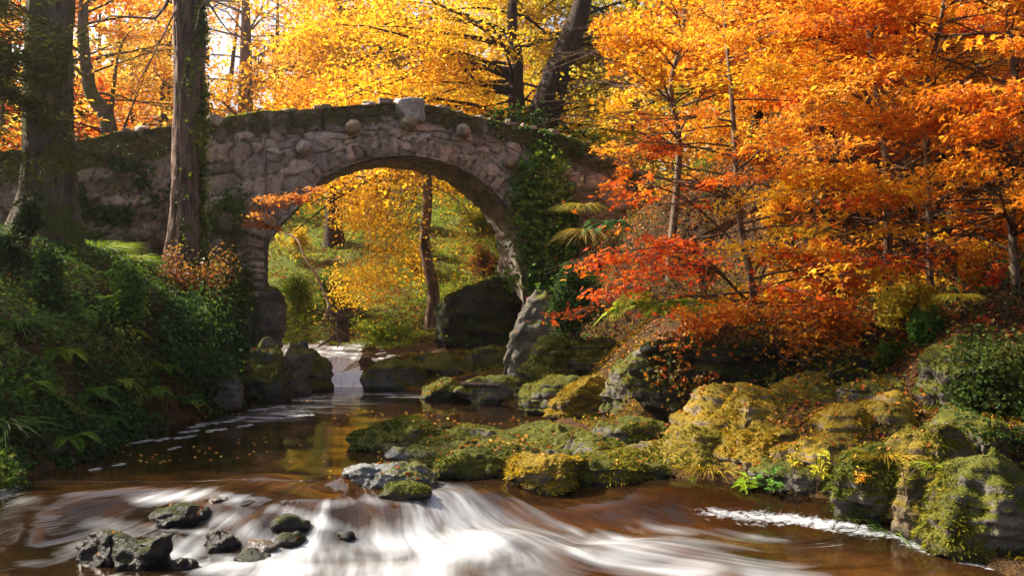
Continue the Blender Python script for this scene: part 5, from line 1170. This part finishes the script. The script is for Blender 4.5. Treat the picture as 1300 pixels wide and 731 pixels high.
# ---------------------------------------------------------------- ground cover nobody could count
def scatter(x0, x1, y0, y1, n): return rng.uniform(x0, x1, n), rng.uniform(y0, y1, n)
def gnorm(x, y):
    e = .1; hx = (H(x + e, y) - H(x - e, y)) / (2 * e); hy = (H(x, y + e) - H(x, y - e)) / (2 * e); return nrmz(np.stack([-hx, -hy, np.ones_like(hx)], 1))
# fallen leaves over everything near, rocks too
g = Geo(); x, y = scatter(-9, 9, 7.5, 26, 15000); PP, NN = [], []
dens = fbm(p3(x * .6, y * .6), 3, 81)
for a, b, dd in zip(x, y, dens):
    if dd < -.12 + .3 * rng.random() - .15 or (b < 10.1 and a < .5 and rng.random() < .85): continue
    p, nn = drop(a, b)
    if p[2] < float(water_z(np.array([a]), np.array([b]))[0]) + .05 or nn[2] < .35 or p[2] > 6.6: continue
    PP.append(p); NN.append(nn)
PP, NN = np.array(PP), np.array(NN); NN = np.where(NN[:, 2:3] < 0, -NN, NN)
leaves(g, PP + NN * .012, NN + .35 * rng.normal(size=PP.shape), .06 * rng.uniform(.6, 1.4, len(PP)), leafcol(PP, [(.16, .05, .02), (.34, .10, .02), (.52, .20, .03), (.58, .34, .05), (.46, .06, .02)], 82, 1.0, .3), .65, .2)
y = rng.uniform(10.8, 21, 700); x = xl(y) + .2 + rng.random(700) ** 1.6 * (xr(y) - xl(y)); k = fbm(p3(x * .8, y * .8), 2, 96) > .12; x, y = x[k], y[k]
leaves(g, p3(x, y, wsurf(x, y) + .006), np.tile([0, 0, 1.], (len(x), 1)) + .08 * rng.normal(size=(len(x), 3)), .06 * rng.uniform(.6, 1.3, len(x)), leafcol(p3(x, y), [(.3, .09, .02), (.52, .22, .03), (.6, .4, .05)], 97, 1.0, .3), .65, .1)
x, y = scatter(-16, 10, 27, 50, 26000); p = p3(x, y, H(x, y) + .02); keep = (fbm(p * .5, 3, 83) > -.05); p = p[keep]
leaves(g, p, gnorm(p[:, 0], p[:, 1]) + .4 * rng.normal(size=p.shape), .11 * rng.uniform(.6, 1.4, len(p)), leafcol(p, LITTER, 84, .6, .3), .65, .2)
x, y = scatter(1, 16, 9, 30, 26000); p = p3(x, y, H(x, y) + .02); p = p[(x - xr(y) > 1.2)]
leaves(g, p, gnorm(p[:, 0], p[:, 1]) + .5 * rng.normal(size=p.shape), .085 * rng.uniform(.6, 1.4, len(p)), leafcol(p, LITTER, 85, .8, .3), .65, .2)
tag(build('fallen_leaves', g, M['litter'], None, False), 'fallen orange and brown leaves littering banks, rocks and slopes', 'fallen leaves', None, 'stuff')
# left bank undergrowth
g = Geo(); x, y = scatter(-14, -4.6, 8, 25, 60000); y2 = rng.uniform(8, 24, 22000); x = np.r_[x, xl(y2) + .25 - rng.exponential(.5, 22000)]; y = np.r_[y, y2]; d = xl(y) - x; k = (d > -.3) & (d < 7); x, y = x[k], y[k]; nn = gnorm(x, y)
p = p3(x, y, H(x, y)); cl = fbm(p * .9, 3, 86); p = p + nn * (rng.random(len(x)) ** 1.5 * np.clip(.18 + .5 * cl, .03, .5))[:, None]; k = cl > -.3; p, nn = p[k], nn[k]
leaves(g, p, nn + [.25, -.3, .4] + .7 * rng.normal(size=p.shape), .075 * rng.uniform(.5, 1.6, len(p)), leafcol(p, [(.012, .03, .011), (.026, .06, .016), (.05, .105, .022), (.10, .175, .03), (.25, .26, .045)], 87, 1.3, .18), .55, .15)
n = 9000; x, y = scatter(-13, -4.8, 8, 24, n); d = xl(y) - x; k = (d > .1) & (d < 6); x, y = x[k], y[k]; nn = gnorm(x, y)
blades(g, p3(x, y, H(x, y)), nn * .6 + [.1, -.1, .8] + .5 * rng.normal(size=nn.shape), .35 * rng.uniform(.5, 1.3, len(x)), np.full(len(x), .010), leafcol(p3(x, y, 0 * x), GREEN, 88, 1.0, .2), 1.0, 3)
tag(build('bank_undergrowth', g, M['green'], None, False), 'dark tangle of small leaves and grass on the left bank', 'undergrowth', None, 'stuff')
# the grassy slope beyond the arch
g = Geo(); x, y = scatter(-18, 9, 27.5, 47, 60000); p = p3(x, y, H(x, y)); cl = fbm(p * .45, 3, 89) ; k = cl + .25 * rng.normal(size=len(x)) > -.1; p, cl = p[k], cl[k]; nn = gnorm(p[:, 0], p[:, 1])
blades(g, p, nn * .5 + [0, -.15, .8] + .45 * rng.normal(size=p.shape), .32 * rng.uniform(.5, 1.4, len(p)) * (1 + .8 * cl), np.full(len(p), .028), leafcol(p, [(.10, .10, .012), (.16, .19, .018), (.22, .30, .025), (.32, .38, .03), (.42, .36, .05)], 90, .6, .18), 1.0, 3)
tag(build('slope_grass', g, M['grass'], None, False), 'bright green grass and moss tufts on the slope beyond the arch', 'grass', None, 'stuff')
# right bank: moss, low growth
g = Geo(); x, y = scatter(-3.5, 9, 8, 25, 70000); d = x - xr(y); k = (d > .0) & (d < 3.6 + (y > 14) * 2); x, y = x[k], y[k]; p = p3(x, y, H(x, y)); nn = gnorm(x, y); cl = fbm(p * 1.2, 3, 91)
k = cl > -.35; p, nn, cl = p[k], nn[k], cl[k]
blades(g, p, nn + .6 * rng.normal(size=p.shape) + [0, 0, .2], .07 * rng.uniform(.5, 1.6, len(p)) * (1.2 + cl), np.full(len(p), .016), leafcol(p, GM, 92, 1.2, .2, -.1), .7, 2)
k = rng.random(len(p)) < .12; leaves(g, p[k] + nn[k] * (rng.random(k.sum()) * .15)[:, None], nn[k] + .7 * rng.normal(size=(k.sum(), 3)) + [0, -.3, .4], .055 * rng.uniform(.6, 1.5, k.sum()), leafcol(p[k], [(.06, .12, .02), (.15, .2, .02), (.34, .3, .03), (.5, .3, .03), (.45, .12, .02)], 93, 1.5, .3), .6)
tag(build('bank_moss', g, M['moss'], None, False), 'golden-brown moss carpet and small leaves over the right bank', 'moss', None, 'stuff')
g = Geo(); x, y = scatter(.5, 14, 11, 27, 34000); d = x - xr(y); k = (d > 2.2); x, y = x[k], y[k]; p = p3(x, y, H(x, y)); cl = fbm(p * .7, 3, 94); k = cl > -.12; p, cl = p[k], cl[k]; nn = gnorm(p[:, 0], p[:, 1])
p = p + nn * (rng.random(len(p)) ** 1.3 * np.clip(.3 + .8 * cl, .05, .8))[:, None]
leaves(g, p, nn + [0, -.4, .4] + .7 * rng.normal(size=p.shape), .08 * rng.uniform(.5, 1.5, len(p)), leafcol(p, [(.02, .04, .012), (.05, .09, .015), (.14, .15, .02), (.36, .17, .02), (.48, .12, .02)], 95, .9, .25), .55)
tag(build('slope_undergrowth', g, M['green'], None, False), 'low mixed green and rusty undergrowth covering the right slope', 'undergrowth', None, 'stuff')
# rail fence by the path
for (x0, x1, lab) in ((-3.6, -.2, 'weathered post and rail fence by the path beyond the arch, right part'), (-14, -5.2, 'weathered post and rail fence by the path beyond the arch, left part')):
    ys_ = 49.6; root = thing('rail_fence', (x0, ys_, gz(x0, ys_)), lab, 'fence', 'fences by the path'); xs_ = np.arange(x0, x1 + .1, 1.7)
    for xx in xs_:
        g = Geo(); zz = gz(xx, ys_); V, q = tubes(np.array([[[xx, ys_, zz - .2], [xx, ys_, zz + .5], [xx, ys_, zz + 1.05]]]), np.full((1, 3), .06), 8); g.add(V, q=q); build('post', g, M['rail'], root)
    for hh in (.45, .9):
        g = Geo(); Pn = np.array([[xx, ys_ - .06, gz(xx, ys_) + hh] for xx in xs_]); V, q = tubes(Pn[None], np.full((1, len(Pn)), .04), 6); g.add(V, q=q); build('rail', g, M['rail'], root)
HAZE = True

# ================================================================ the misty air
hz = bpy.data.materials.new('misty_air'); hz.use_nodes = True; hn = hz.node_tree; hn.nodes.clear()
ho = hn.nodes.new('ShaderNodeOutputMaterial'); hv = hn.nodes.new('ShaderNodeVolumePrincipled'); hv.inputs['Color'].default_value = (1, .93, .82, 1)
hv.inputs['Density'].default_value = .0006; hv.inputs['Anisotropy'].default_value = .8; hn.links.new(hv.outputs[0], ho.inputs['Volume'])
bv_ = np.array([[sx * 170, y, z] for sx in (-1, 1) for y in (-40, 270) for z in (-30, 60)], float)
bq_ = [[0, 1, 3, 2], [4, 6, 7, 5], [0, 4, 5, 1], [2, 3, 7, 6], [0, 2, 6, 4], [1, 5, 7, 3]]
if HAZE: tag(link_mesh('haze', bv_, [], bq_, None, hz, None, False), kind='stuff')

# ================================================================ camera, light, render
cam = bpy.data.cameras.new('camera'); cam.sensor_width = 36; cam.lens = 36 * F / 1300; cam.shift_y = (HY - 365.5) / 1300
cam.clip_start = .1; cam.clip_end = 2000
co = bpy.data.objects.new('camera', cam); C.objects.link(co); co.location = (0, 0, CAMZ); co.rotation_euler = (math.pi / 2, 0, 0)
bpy.context.scene.camera = co
AZ, EL = math.radians(-67), math.radians(41)
sd = bpy.data.lights.new('sun', 'SUN'); sd.energy = 5; sd.angle = math.radians(.5); sd.color = (1, .91, .76)
so = bpy.data.objects.new('sun', sd); C.objects.link(so)
dirv = Vector((math.sin(AZ) * math.cos(EL), math.cos(AZ) * math.cos(EL), math.sin(EL)))
so.rotation_euler = dirv.to_track_quat('Z', 'Y').to_euler(); so.location = (-20, 30, 30)
w = bpy.data.worlds.new('World'); bpy.context.scene.world = w; w.use_nodes = True
nt = w.node_tree; bg = nt.nodes['Background']; sk = nt.nodes.new('ShaderNodeTexSky'); sk.sky_type = 'NISHITA'; sk.sun_disc = False
sk.sun_elevation = EL; sk.sun_rotation = AZ; sk.dust_density = 6; sk.air_density = 1.0; sk.ozone_density = .4
nt.links.new(sk.outputs[0], bg.inputs[0]); bg.inputs[1].default_value = .092
sc = bpy.context.scene
sc.view_settings.view_transform = 'Standard'; sc.view_settings.look = 'None'; sc.view_settings.exposure = 1.42; sc.view_settings.gamma = 1
sc.render.engine = 'CYCLES'; cy = sc.cycles
cy.use_denoising = True; cy.denoiser = 'OPENIMAGEDENOISE'
cy.max_bounces = 7; cy.diffuse_bounces = 4; cy.glossy_bounces = 3; cy.transmission_bounces = 5; cy.transparent_max_bounces = 6
cy.caustics_reflective = False; cy.caustics_refractive = False; cy.sample_clamp_indirect = 6
cy.use_adaptive_sampling = True; cy.adaptive_threshold = .02
